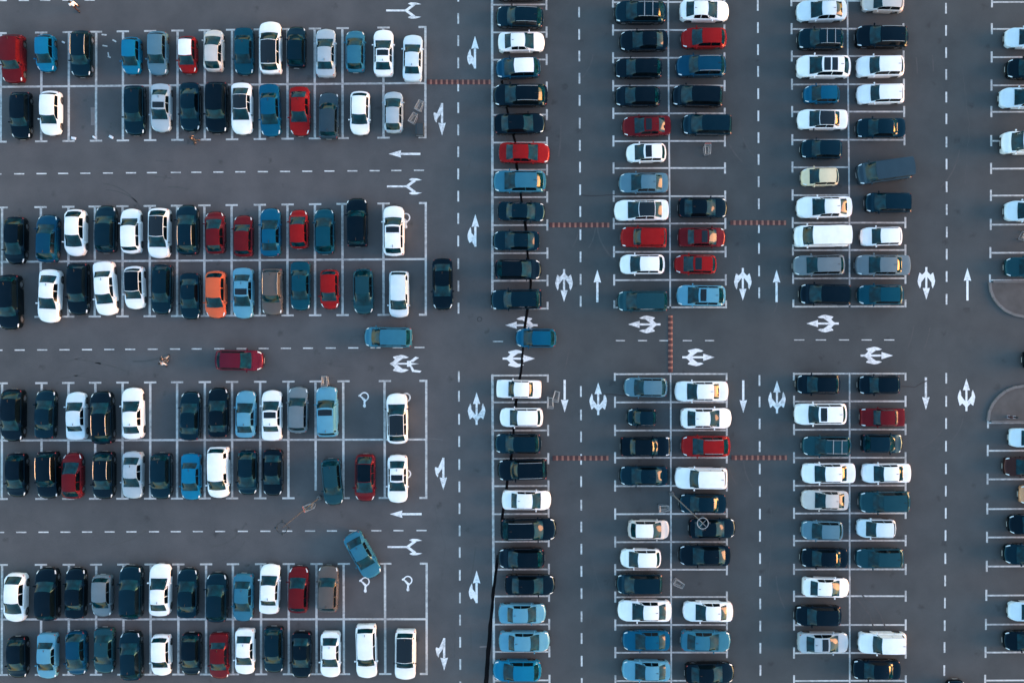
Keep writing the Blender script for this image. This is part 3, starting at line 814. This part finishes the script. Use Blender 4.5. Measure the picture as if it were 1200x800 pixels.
# rows: centre x, centre y, length, heading, kind, colour, features, extra turn
S_, H_, U_, E_, V_, M_, C_ = 'sedan', 'hatchback', 'SUV', 'estate car', 'van', 'minivan', 'city car'
ROWS = {}
ROWS['A1'] = [(17,70,59,'D',U_,'DR',''),(55,63,46,'D',C_,'BB',''),(97,64,53,'D',U_,'DT','rails'),(155.5,66,46,'D',C_,'BB',''),(186,63,54,'D',H_,'GB',''),(221,65,46,'D',C_,'R','wroof'),(251.5,60,52,'U',H_,'BE',''),
 (287,61,57,'D',S_,'TB',''),(318,57,64,'U',U_,'W','pano'),(348,56,50,'U',H_,'DT',''),(382.5,63,60,'U',S_,'S',''),(417,61,52,'U',H_,'SB',''),(450,63,58,'U',S_,'W','sun'),(484,69,58,'U',S_,'P','')]
ROWS['A2'] = [(26,136,57,'D',E_,'BK',''),(61,133,54,'D',H_,'W',''),(159,130,60,'D',E_,'DT',''),(190,127,58,'D',S_,'S','sun'),(224,126,59,'D',S_,'DT',''),(255,127,62,'D',U_,'BK',''),(284.5,128,62,'D',S_,'W','pano'),
 (317.5,130,63,'D',S_,'MB',''),(352,131,59,'D',S_,'R',''),(386,136,57,'U',E_,'DG',''),(422.5,133,53,'D',H_,'W',''),(461.5,132,49,'U',H_,'S','')]
ROWS['B1'] = [(20,282,57,'D',H_,'BK',''),(57.5,280,57,'U',U_,'DB',''),(90,273,56,'D',H_,'W',''),(125.5,269,57,'U',H_,'DT',''),(155,271,54,'U',H_,'W',''),(188,273.5,60,'D',U_,'W','pano'),(221,270,60,'U',U_,'DT','rails'),
 (253,273,51,'U',H_,'DR',''),(286,277,50,'U',H_,'DR',''),(318,272.5,58,'U',S_,'MB',''),(351,269,47,'U',C_,'R',''),(381,271.5,55,'U',H_,'TB',''),(419,261,58,'U',U_,'BK',''),(462,271,60,'U',U_,'W','sun')]
ROWS['B2'] = [(13,354,65,'D',U_,'BK',''),(60,347,63,'D',S_,'W','',-3),(93,339,61,'D',E_,'BK',''),(125,338,64,'D',S_,'W','',4),(159,337,51,'D',H_,'W','broof'),(191,339,59,'D',E_,'DT',''),(224,347,54,'D',S_,'DT',''),
 (254,345,56,'D',H_,'OR',''),(286,343.5,60,'D',S_,'LB','sun'),(320,342,55,'D',U_,'TA','rails'),(353,335,58,'D',S_,'TB',''),(387,339,47,'D',C_,'R',''),(426.5,341.5,54,'D',H_,'GT',''),(468,345,55,'D',M_,'P',''),(519,333,61,'D',S_,'BK','')]
ROWS['C1'] = [(17,486,62,'D',U_,'BK',''),(55,485,58,'U',S_,'DT',''),(91,487,57,'U',S_,'P',''),(121.5,489,63,'U',U_,'BK','rails'),(157,484,61,'U',S_,'W',''),(224,487,58,'U',S_,'DT',''),(257,483,59,'U',S_,'BK',''),
 (289,485,56,'U',S_,'LB',''),(319.5,486.5,60,'U',S_,'W','sun'),(350,480,55,'U',H_,'G',''),(384,482,60,'U',U_,'LB','sun'),(466,490,60,'U',U_,'W','pano')]
ROWS['C2'] = [(21,556,53,'D',H_,'BK',''),(57.5,556,56,'D',U_,'BK','rails'),(86.5,557,55,'U',H_,'DR',''),(123,556,57,'D',U_,'BK','rails'),(157,556,57,'D',S_,'S',''),(190,557,55,'D',U_,'DT',''),(225,558,54,'D',S_,'BB',''),
 (257,553,61,'D',M_,'W',''),(291,553,54,'D',H_,'DT',''),(320.5,553,54,'D',S_,'BK',''),(390,564,53,'D',E_,'GT','',5),(428.5,559,57,'D',H_,'DR','broof'),(466.5,560.5,58,'D',S_,'W','sun')]
ROWS['D1'] = [(20,699,60,'D',H_,'W',''),(57,695,64,'U',U_,'BK',''),(90,694,61,'U',S_,'BK',''),(121,697,52,'D',H_,'G',''),(155,693,65,'U',U_,'DT',''),(189,690,63,'U',S_,'W',''),(221,694,60,'U',S_,'DT',''),
 (255,699,60,'U',H_,'DT',''),(286,699,59,'D',S_,'SB',''),(317,689,60,'U',S_,'W',''),(350.5,690,57,'U',H_,'DR',''),(385,689,57,'U',U_,'TA','')]
ROWS['D2'] = [(22,769,51,'D',H_,'BK',''),(57,767,56,'D',S_,'LB',''),(91,764,55,'D',H_,'DB',''),(123.5,761,55,'D',S_,'GT',''),(155,767,60,'U',U_,'DT',''),(190,766.5,51,'D',H_,'W',''),(225,765,53,'D',H_,'BK',''),
 (258,767,53,'D',S_,'DR',''),(288,762,57,'D',S_,'W',''),(321.5,760,54,'D',E_,'DT',''),(354,766,58,'D',S_,'BK',''),(388,765.5,57,'D',S_,'W',''),(430,762,66,'D',E_,'W',''),(475.5,766,61,'D',U_,'W','pano')]
ROWS['E1'] = [(610,-10,56,'L',S_,'BK',''),(609,21.5,56,'L',U_,'DT','rails'),(611,50.5,54,'R',S_,'W',''),(607,81,57,'L',C_,'DB','wroof'),(610,113,64,'L',U_,'BK','rails'),(609,146,60,'R',S_,'BK',''),(614.5,180,60,'R',S_,'R',''),(609,213.5,62,'L',U_,'SB',''),
 (611,248.5,56,'R',S_,'DT',''),(605,282.5,54,'L',S_,'DT',''),(607,316,55,'R',H_,'BK',''),(605,351,60,'L',E_,'DT','')]
ROWS['E2'] = [(608,455.5,53,'L','boxy sedan','W',''),(611,488.5,51,'L',H_,'W',''),(607,519,55,'L',H_,'DT',''),(612,549.5,58,'L',U_,'BK','rails'),(617,585,58,'R',S_,'W',''),(619,619,66,'R',U_,'BK','rails'),(611,653,55,'L',H_,'BK',''),
 (621,684,59,'R',S_,'BK',''),(612,717.5,56,'R',S_,'LB',''),(614.5,750,60,'R',S_,'LB',''),(606,784,57,'L',H_,'BB','')]
ROWS['F1'] = [(750,16,62,'L',U_,'DT','bars'),(754,49,58,'L',S_,'BK',''),(748,81,57,'L',E_,'BK',''),(747,114,55,'L',H_,'BK',''),(757.5,148.5,58,'L',S_,'DR','sun'),(757,180,48,'L',C_,'W','sun'),(754,215,59,'L',S_,'GB',''),
 (751.5,247,65,'L',S_,'W','pano'),(754,278.5,55,'L',U_,'R',''),(752.5,310,54,'L',H_,'W',''),(752.5,353,60,'L',M_,'GT','')]
ROWS['F2'] = [(756.5,453.5,52,'L',H_,'GB',''),(751.5,488.5,36,'L','microcar','DT',''),(756,522.5,60,'R','boxy sedan','BK',''),(754,556.5,58,'L',S_,'DT',''),(760,619.5,48,'R',H_,'BE','wroof'),(750.5,653,49,'L',C_,'W',''),
 (749,683,54,'L',M_,'DT',''),(755,714,64,'L',S_,'W',''),(757,749,57,'L',S_,'MB',''),(757,784,58,'L',S_,'LB','')]
ROWS['G1'] = [(825,14,60,'R',S_,'W',''),(824.5,46,55,'L',H_,'R',''),(821,78.5,60,'L',U_,'DB','rails'),(816.5,113.5,61,'L',M_,'BK',''),(828,147,60,'L',M_,'DT',''),(823,244,60,'R',S_,'BK',''),(822,278.5,58,'R',S_,'DR','sun'),
 (814.5,310,51,'L',C_,'R','sun'),(821,346.5,59,'L',U_,'LB','sun')]
ROWS['G2'] = [(821.5,458,64,'L',S_,'W',''),(827,489.5,62,'R',S_,'W',''),(826.5,522,59,'L',U_,'R','rails'),(821,559.5,63,'L',U_,'W',''),(823,589,56,'L',S_,'DT',''),(834,618,57,'R',S_,'BK',''),(825,649.5,62,'L',S_,'BK',''),
 (829,715,60,'L',S_,'W',''),(826.5,749.5,61,'R',S_,'SB',''),(831,787,60,'R',S_,'BK','')]
ROWS['H1'] = [(962,14,61,'L',S_,'P',''),(961,47,57,'L',U_,'DT','bars'),(964,79.5,66,'L',U_,'W','sun2'),(962,111.5,45,'L',C_,'MB',''),(963,141,61,'L',S_,'W','pano'),(962,175.5,51,'L',H_,'DT',''),(960,208,47,'L',C_,'CR',''),
 (965,243.5,67,'L',S_,'W',''),(962,277,67,'L',V_,'W',''),(959,311,63,'L',E_,'G',''),(966,345,63,'L',M_,'BK','')]
ROWS['H2'] = [(958,450,54,'L',H_,'BK',''),(960.5,484.5,64,'L',U_,'W','sun'),(968,522,60,'L',E_,'GT','bars'),(970,553.5,65,'L',S_,'W',''),(966,585,57,'L',S_,'BE',''),(963,620.5,50,'L',H_,'GB',''),(965,652.5,57,'L',S_,'BK',''),
 (967,687,58,'R',S_,'W',''),(958,720,57,'L',H_,'BK',''),(964,751.5,63,'R',S_,'S','sun')]
ROWS['I1'] = [(1034,4,49,'L',H_,'BE',''),(1032,44.5,65,'L',U_,'BK','rails'),(1030.5,79,59,'L',U_,'W',''),(1031,111,58,'L',E_,'W',''),(1031,151,60,'L',S_,'DT',''),(1035,201,67,'L',V_,'DG','',8),(1040,238,57,'L',M_,'DT',''),
 (1032,277.5,50,'L',H_,'W',''),(1033.5,311,67,'L',S_,'G',''),(1031,345.5,57,'L',H_,'TB','')]
ROWS['I2'] = [(1029.5,450.5,52,'L',H_,'BK',''),(1033,488.5,51,'L','boxy sedan','DR',''),(1033,519,52,'R',H_,'DT',''),(1037.5,553.5,60,'L',S_,'W',''),(1035.5,587,63,'L',U_,'GT',''),(1026,618,49,'L',C_,'P',''),(1030,653,59,'L',E_,'GT',''),
 (1033,752,59,'L',U_,'W',''),(1026,783,59,'L',S_,'BK','')]
ROWS['J1'] = [(1204,46,58,'L',S_,'P',''),(1205,82,58,'L',H_,'BK',''),(1199,116,62,'L',S_,'P',''),(1205,168,70,'L',V_,'W',''),(1204,248,60,'L',H_,'P',''),(1204,313,58,'L',S_,'GT','')]
ROWS['J2'] = [(1209,512.5,58,'L',S_,'P',''),(1203,546,60,'L',S_,'BR',''),(1219,579,56,'L',H_,'CO',''),(1208,613,58,'L',S_,'BK',''),(1203,648,60,'L',H_,'DT',''),(1208,715,58,'L',S_,'P',''),(1203,749,60,'L',S_,'BK','sroof')]
ROWS['X'] = [(455,395,57,'L',M_,'SB','',-1),(281,422,59,'R',H_,'MR','',-1),(628,396,48,'L',C_,'MB',''),(425.5,649.5,60,'D',S_,'SB','',29),(1226,421,60,'L',S_,'BK',''),(1119,824,60,'U',S_,'BK','')]

PLACE = {'A1': 'upper row of the top left block', 'A2': 'lower row of the top left block', 'B1': 'upper row of the second left block', 'B2': 'lower row of the second left block',
 'C1': 'upper row of the third left block', 'C2': 'lower row of the third left block', 'D1': 'upper row of the bottom left block', 'D2': 'lower row of the bottom left block',
 'E1': 'upper single column', 'E2': 'lower single column', 'F1': 'left file of the upper middle block', 'F2': 'left file of the lower middle block',
 'G1': 'right file of the upper middle block', 'G2': 'right file of the lower middle block', 'H1': 'left file of the upper right block', 'H2': 'left file of the lower right block',
 'I1': 'right file of the upper right block', 'I2': 'right file of the lower right block', 'J1': 'upper far right column', 'J2': 'lower far right column'}
XLAB = ['steel blue minivan driving left along the lane under the second left block', 'maroon hatchback driving right along the lane above the third left block', 'small blue city car crossing between two lane arrows at the junction',
 'steel blue sedan turning diagonally into a disabled bay', 'black sedan driving in at the right edge between the kerb islands', 'black sedan driving up at the bottom edge beside the right dashed lane']
ORD = ['first', 'second', 'third', 'fourth', 'fifth', 'sixth', 'seventh', 'eighth', 'ninth', 'tenth', 'eleventh', 'twelfth', 'thirteenth', 'fourteenth', 'fifteenth']
FE = {'sun': 'with black sunroof', 'sun2': 'with two black sunroofs', 'pano': 'with black glass roof', 'wroof': 'with white roof', 'sroof': 'with silver roof', 'broof': 'with black roof', 'rails': 'with roof rails', 'bars': 'with roof bars', '': ''}
def desc(c, f=True): return (COL[c[5]][1] + ' ' + c[4] + (' ' + FE[c[6]] if f and c[6] else '')).strip()
from collections import Counter
allc = Counter(desc(c) for k, r in ROWS.items() for c in r)
used = set()
def label_for(k, i):
    row = ROWS[k]; c = row[i]; d = desc(c); pl = PLACE[k]; col = k[0] in 'EFGHIJ'
    cand = []
    inrow = Counter(desc(x) for x in row)
    if allc[d] == 1: cand.append(f'{d} parked in the {pl}')
    if inrow[d] == 1 : cand.append(f'{d} in the {pl}')
    n0 = desc(row[i - 1], False) if i > 0 else None; n1 = desc(row[i + 1], False) if i + 1 < len(row) else None
    if n0 and n1:
        j = 'both above and below by' if False else None
        cand.append(f'{d} between {n0} and {n1}, {pl}')
    elif n1: cand.append(f'{d} at the {"top" if col else "left"} end of the {pl}')
    else: cand.append(f'{d} at the {"bottom" if col else "right"} end of the {pl}')
    cand.append(f'{d}, {ORD[i]} from {"top" if col else "left"}, {pl}')
    for t in cand:
        if len(t.replace(',', '').split()) <= 16 and t not in used:
            used.add(t); return t
    t = f'{COL[c[5]][1]} {c[4]}, {ORD[i]} from {"top" if col else "left"}, {pl}'
    used.add(t); return t
HEAD = {'R': 0, 'L': math.pi, 'U': math.pi / 2, 'D': -math.pi / 2}
rng = random.Random(3)
for k, row in ROWS.items():
    for i, c in enumerate(row):
        cx, cy, ln, hd, kind, col, feat = c[:7]; da = c[7] if len(c) > 7 else rng.gauss(0, 0.8)
        sp = SPEC[kind]; f = tuple(x for x in (feat,) if x)
        nv = rng.randrange(len(VARIANT.get(kind, ())) + 1)
        if nv: kind = kind + '/' + str(nv)
        sp = SPEC[kind]
        o = get_car(kind, col, f)
        lean = 0.45 * sp['H'] / 1.45 / CAM_H
        dx, dy = cx - 600, cy - 400
        o.location = P(600 + dx * (1 - lean), 400 + dy * (1 - lean))
        o.rotation_euler = (0, 0, HEAD[hd] + R(da))
        off = abs(dy) if hd in 'UD' else abs(dx)
        Lm = (ln - off * 0.007) / PXM / 1.008
        sx = max(0.9, min(1.12, Lm / sp['L'])); sy = max(0.95, min(1.06, 1 + (sx - 1) * 0.5))
        o.scale = (sx, sy, sy)
        if k == 'X':
            o.name = 'moving_car' if i != 3 else 'turning_car'
            tag(o, XLAB[i], 'car', 'cars driving between the blocks')
        else:
            o.name = 'parked_car'
            tag(o, label_for(k, i), 'van' if kind == 'van' else 'car', 'cars parked in the painted bays')

# ------------------------------------------------------------------ lamp masts
def lamp_mast(x, y, label, pm=m_steel, hm=m_steel, rp=.06):
    h = 0.165 * CAM_H
    root = tag(empty('lamp_mast', P(x, y)), label, 'lamp post', 'tall ring-headed lamp masts')
    bm = MB(); bm.tube([(0, 0, .35), (0, 0, h * .5), (0, 0, h)], rp, 8, rp * .55); obj('pole', bm.mesh('pole', [pm], 40), root)
    bm = MB(); bm.tube([(0, 0, 0), (0, 0, .3), (0, 0, .36)], .24, 10, .18); obj('footing', bm.mesh('footing', [m_kerb], 40), root)
    bm = MB(); bm.tube([(.42 * math.cos(R(a)), .42 * math.sin(R(a)), h - .1) for a in range(0, 360, 20)], .035, 6, closed=True)
    rg = obj('lamp_ring', bm.mesh('lamp_ring', [hm], 60), root)
    for a in (0, 90, 180, 270):
        bm = MB(); bm.tube([(0, 0, h - .1), (.40 * math.cos(R(a + 45)), .40 * math.sin(R(a + 45)), h - .1)], .014, 5); obj('spoke', bm.mesh('spoke', [hm]), root)
        bm = MB(); bm.box((.48 * math.cos(R(a)), .48 * math.sin(R(a)), h - .16), (.22, .14, .07), R(a), .8); obj('floodlight', bm.mesh('floodlight', [m_bin]), root)
lamp_mast(787, 578, 'tall grey lamp mast rising between the lower middle files, ring head over a black sedan', m_kerb, m_steel)
lamp_mast(374.5, 582.5, 'tall grey lamp mast at the foot of the empty bay, third left block', m_skid, m_bin, .042)

# ------------------------------------------------------------------ shopping trolleys
def trolley_meshes(hm):
    out = []
    bm = MB(); L0, W0 = .86, .54
    top = [(-.40, -.28, 1.0), (.46, -.22, .92), (.46, .22, .92), (-.40, .28, 1.0)]; bot = [(-.28, -.20, .55), (.38, -.16, .62), (.38, .16, .62), (-.28, .20, .55)]
    bm.tube(top, .024, 5, closed=True); bm.tube(bot, .014, 5, closed=True)
    for k in range(4):
        a, b2, c, d = Vector(top[k]), Vector(top[(k + 1) % 4]), Vector(bot[k]), Vector(bot[(k + 1) % 4])
        for i in range(6): bm.tube([a.lerp(b2, i / 6), c.lerp(d, i / 6)], .008, 4)
        bm.tube([a.lerp(c, .5), b2.lerp(d, .5)], .008, 4)
    for i in range(1, 6):
        bm.tube([Vector(bot[0]).lerp(Vector(bot[1]), i / 6), Vector(bot[3]).lerp(Vector(bot[2]), i / 6)], .008, 4)
    out.append(('basket', bm.mesh('basket', [m_wire])))
    bm = MB(); bm.tube([(-.50, -.29, 1.05), (-.50, .29, 1.05)], .028, 6); out.append(('handle', bm.mesh('handle', [hm])))
    bm = MB()
    for s in (-1, 1):
        bm.tube([(-.48, s * .27, 1.03), (-.34, s * .25, .5), (-.38, s * .26, .16), (.40, s * .17, .16)], .016, 5)
    bm.tube([(-.38, -.26, .16), (-.38, .26, .16)], .014, 5); bm.tube([(.40, -.17, .16), (.40, .17, .16)], .014, 5)
    out.append(('chassis', bm.mesh('chassis', [m_wire])))
    bm = MB(); bm.tube([(0, -.02, 0), (0, .02, 0)], .065, 10); cw = bm.mesh('caster_wheel', [m_tyre])
    for x, y in ((-.38, .26), (-.38, -.26), (.40, .17), (.40, -.17)): out.append(('caster_wheel', cw, (x, y, .066)))
    return out
TR = {'red': trolley_meshes(m_redh), 'grey': trolley_meshes(m_steel)}
m_bag = simple('dark_bag', (0.05, 0.06, 0.062), 0.6)
def trolley(x, y, deg, label, hm='grey', bag=False):
    root = tag(empty('shopping_trolley', P(x, y), R(deg)), label, 'shopping trolley', 'loose shopping trolleys')
    root.scale = (0.98, 0.98, 1.0)
    for t in TR[hm]: obj(t[0], t[1], root, t[2] if len(t) > 2 else (0, 0, 0))
    if bag:
        bm = bmesh.new(); bmesh.ops.create_icosphere(bm, subdivisions=2, radius=1)
        for v in bm.verts: v.co = Vector((v.co.x * .34, v.co.y * .20, v.co.z * .2 + .84)) * 1.0 + Vector((random.uniform(-.03, .03), random.uniform(-.03, .03), random.uniform(-.03, .03)))
        me = bpy.data.meshes.new('shopping_bag'); bm.to_mesh(me); bm.free(); me.materials.append(m_bag)
        o = obj('shopping_bag', me, None, root.location, (0, 0, R(deg)))
        tag(o, 'dark full bag lying in the trolley under the third left block', 'bag')
trolley(485.5, 141, 62, 'wire shopping trolley nearest the dark bin, right of the silver hatchback')
trolley(492.5, 126.5, 66, 'wire shopping trolley touching the right boundary line of the top left block')
trolley(827, 177.5, -88, 'wire shopping trolley with red handle in the empty upper middle bay', 'red')
trolley(365, 592, 20, 'shopping trolley with red handle and dark bag in the lane below the lamp mast', 'red', True)
trolley(644.5, 471, 88, 'wire shopping trolley on the line end beside the white hatchback')
trolley(651.5, 463.5, 78, 'wire shopping trolley between the boxy white sedan and the straight down arrow')
trolley(793.5, 681, -28, 'wire shopping trolley on the centre line of the lower middle block')
trolley(776.5, 593.5, 5, 'wire shopping trolley at the foot of the lamp mast by the dark teal sedan')
trolley(1197, 277, 70, 'wire shopping trolley in the empty bay at the right edge')
trolley(382.5, 446, 90, 'wire shopping trolley in front of the light blue SUV in the third left block')

# dark wheeled bin by the trolleys
root = tag(empty('wheeled_bin', P(493, 154.5), R(0)), 'dark wheeled refuse bin in the corner bay beside two shopping trolleys', 'bin')
bm = MB(); bm.box((0, 0, .60), (.70, 1.0, .84)); bm2 = bm.mesh('container', [m_bin]); obj('container', bm2, root)
bm = MB(); bm.box((0, 0, 1.06), (.78, 1.08, .07), 0, .9); bm.box((-.2, 0, 1.115), (.05, .9, .03)); obj('lid', bm.mesh('lid', [m_bin]), root)
bm = MB(); bm.tube([(.30, -.58, .9), (-.30, -.58, .9)], .022, 6); obj('handle_bar', bm.mesh('handle_bar', [m_steel]), root)
bm = MB(); bm.tube([(-.03, 0, 0), (.03, 0, 0)], .09, 10); w = bm.mesh('caster_wheel', [m_tyre])
for x in (-.27, .27):
    for y in (-.4, .4): obj('caster_wheel', w, root, (x, y, .092))

# paper scraps
for (x, y, a, l, lab) in ((86.5, 162.2, 10, .46, 'white paper scrap by the line end, leftmost of three under the empty bays'), (110.5, 161, 30, .34, 'white paper scrap touching the line end between the two empty bays'),
                     (130.5, 160.8, 28, .44, 'white paper scrap in the right empty bay beside the dark teal estate car'), (74.5, 50, 25, .3, 'small pale paper scrap beside the bright blue city car, top left block')):
    bm = MB(); n = 5; bmv = []
    for i in range(n):
        for j in range(3):
            bmv.append(((i / (n - 1) - .5) * l, (j / 2 - .5) * l * .55 * (1 - .3 * abs(i / (n - 1) - .5)), .012 + .05 * abs(math.sin(i * 1.7 + j * 1.1))))
    fs = [(i * 3 + j, (i + 1) * 3 + j, (i + 1) * 3 + j + 1, i * 3 + j + 1) for i in range(n - 1) for j in range(2)]
    o = obj('paper_scrap', mesh('paper_scrap', bmv, fs, [m_paper], None, 60), None, P(x, y, .002), (0, 0, R(-a)))
    md = o.modifiers.new('thickness', 'SOLIDIFY'); md.thickness = .004
    tag(o, lab, 'litter', 'paper scraps on the asphalt')

# ------------------------------------------------------------------ people
def skinned(name, verts, edges, root_i, m, parent, lv=1):
    me = bpy.data.meshes.new(name); me.from_pydata([v[:3] for v in verts], edges, []); me.materials.append(m)
    o = obj(name, me, parent)
    o.modifiers.new('skin', 'SKIN'); s = o.modifiers.new('subdivide', 'SUBSURF'); s.levels = lv; s.render_levels = lv
    if not me.skin_vertices: me.attributes  # created by the modifier
    sv = me.skin_vertices[0].data
    for k, v in enumerate(verts):
        r = v[3]; sv[k].radius = (r, r) if not isinstance(r, tuple) else r
        sv[k].use_root = (k == root_i)
    for p in me.polygons: p.use_smooth = True
    return o
def person(x, y, deg, label, top_c, leg_c, hair=m_hair):
    root = tag(empty('person', P(x, y), R(deg)), label, 'person')
    mt = simple('jacket_' + str(len(bpy.data.materials)), top_c, 0.8); ml = simple('trousers_' + str(len(bpy.data.materials)), leg_c, 0.8)
    V = [(0, 0, .95, (.15, .11))]; Ed = []
    def add(p, r, par):
        V.append((*p, r)); Ed.append((par, len(V) - 1)); return len(V) - 1
    sp1 = add((0, 0, 1.15), (.14, .10), 0); sp2 = add((.01, 0, 1.36), (.17, .11), sp1); nk = add((.02, 0, 1.50), .055, sp2); hd = add((.045, 0, 1.60), .085, nk); hd2 = add((.035, 0, 1.70), .085, hd); add((.03, 0, 1.76), .05, hd2)
    add((.13, 0, 1.615), .018, hd)
    arms = []
    for s, sw in ((1, .18), (-1, -.20)):
        sh = add((.01, s * .19, 1.41), .06, sp2); el = add((-.03 + sw * .3, s * .26, 1.13), .045, sh); wr = add((.05 + sw, s * .27, .90), .030, el)
        pm = add((.07 + sw * 1.1, s * .27, .82), (.040, .020), wr)
        for k, (fy, fl) in enumerate(((-.030, .07), (-.010, .085), (.010, .08), (.028, .06))):
            a = add((.08 + sw * 1.1 + .01, s * .27 + fy * .2 , .78), .009, pm) if False else add((.075 + sw * 1.1 + fy, s * .275, .77), .009, pm)
            add((.09 + sw * 1.1 + fy, s * .265, .77 - fl * .7), .008, a)
        tb = add((.10 + sw * 1.1, s * .25, .83), .010, pm); add((.12 + sw * 1.1, s * .245, .79), .009, tb)
        arms.append((sh, el, wr))
    legs = []
    for s, st in ((1, -.20), (-1, .22)):
        hp = add((0, s * .10, .90), .085, 0); kn = add((st * .55 + .04, s * .10, .50), .058, hp); an = add((st - (.06 if st < 0 else 0), s * .10, .10), .040, kn); add((st + .14, s * .11, .045), (.042, .035), an)
        legs.append((hp, kn, an))
    skinned('body', V, Ed, 0, m_skin, root)
    g = lambda i, k=1.18: (*V[i][:3], tuple(q * k for q in V[i][3]) if isinstance(V[i][3], tuple) else V[i][3] * k + .012)
    tv = [g(0), g(sp1), g(sp2), (*V[nk][:3], .065)]; te = [(0, 1), (1, 2), (2, 3)]
    for sh, el, wr in arms:
        n = len(tv); w = Vector(V[wr][:3]).lerp(Vector(V[el][:3]), .1)
        tv += [g(sh), g(el), (*w, .044)]; te += [(2, n), (n, n + 1), (n + 1, n + 2)]
    skinned('jacket', tv, te, 0, mt, root)
    lv = [(0, 0, .97, (.165, .125))]; le = []
    for hp, kn, an in legs:
        n = len(lv); a = Vector(V[an][:3]); lv += [g(hp), g(kn), (*(a + Vector((0, 0, .02))), .056)]; le += [(0, n), (n, n + 1), (n + 1, n + 2)]
    skinned('trousers', lv, le, 0, ml, root)
    for hp, kn, an in legs:
        a = Vector(V[an][:3]); bm = MB(); bm.box((a.x + .06, a.y, .05), (.28, .10, .10), 0, .8); obj('shoe', bm.mesh('shoe', [m_trim]), root)
    hv = [(-.03, 0, 1.60, .06), (.005, 0, 1.70, .095), (.03, 0, 1.765, .072)]
    skinned('hair', hv, [(0, 1), (1, 2)], 1, hair, root)
    return root
person(197.5, 420.5, 100, 'person in a black jacket walking in the lane above the empty third block bay', (.02, .022, .028), (.42, .36, .32))
person(196, 425.5, 95, 'person in a pale grey top walking just beside the person in black', (.50, .52, .55), (.05, .045, .05))
person(92.5, 11, 120, 'person in white top and dark trousers at the top edge above top left block', (.80, .82, .85), (.035, .012, .010))
person(231, 166.5, 60, 'person in dark brown jacket at the foot of dark teal sedan, top left block', (.035, .024, .018), (.03, .03, .034))
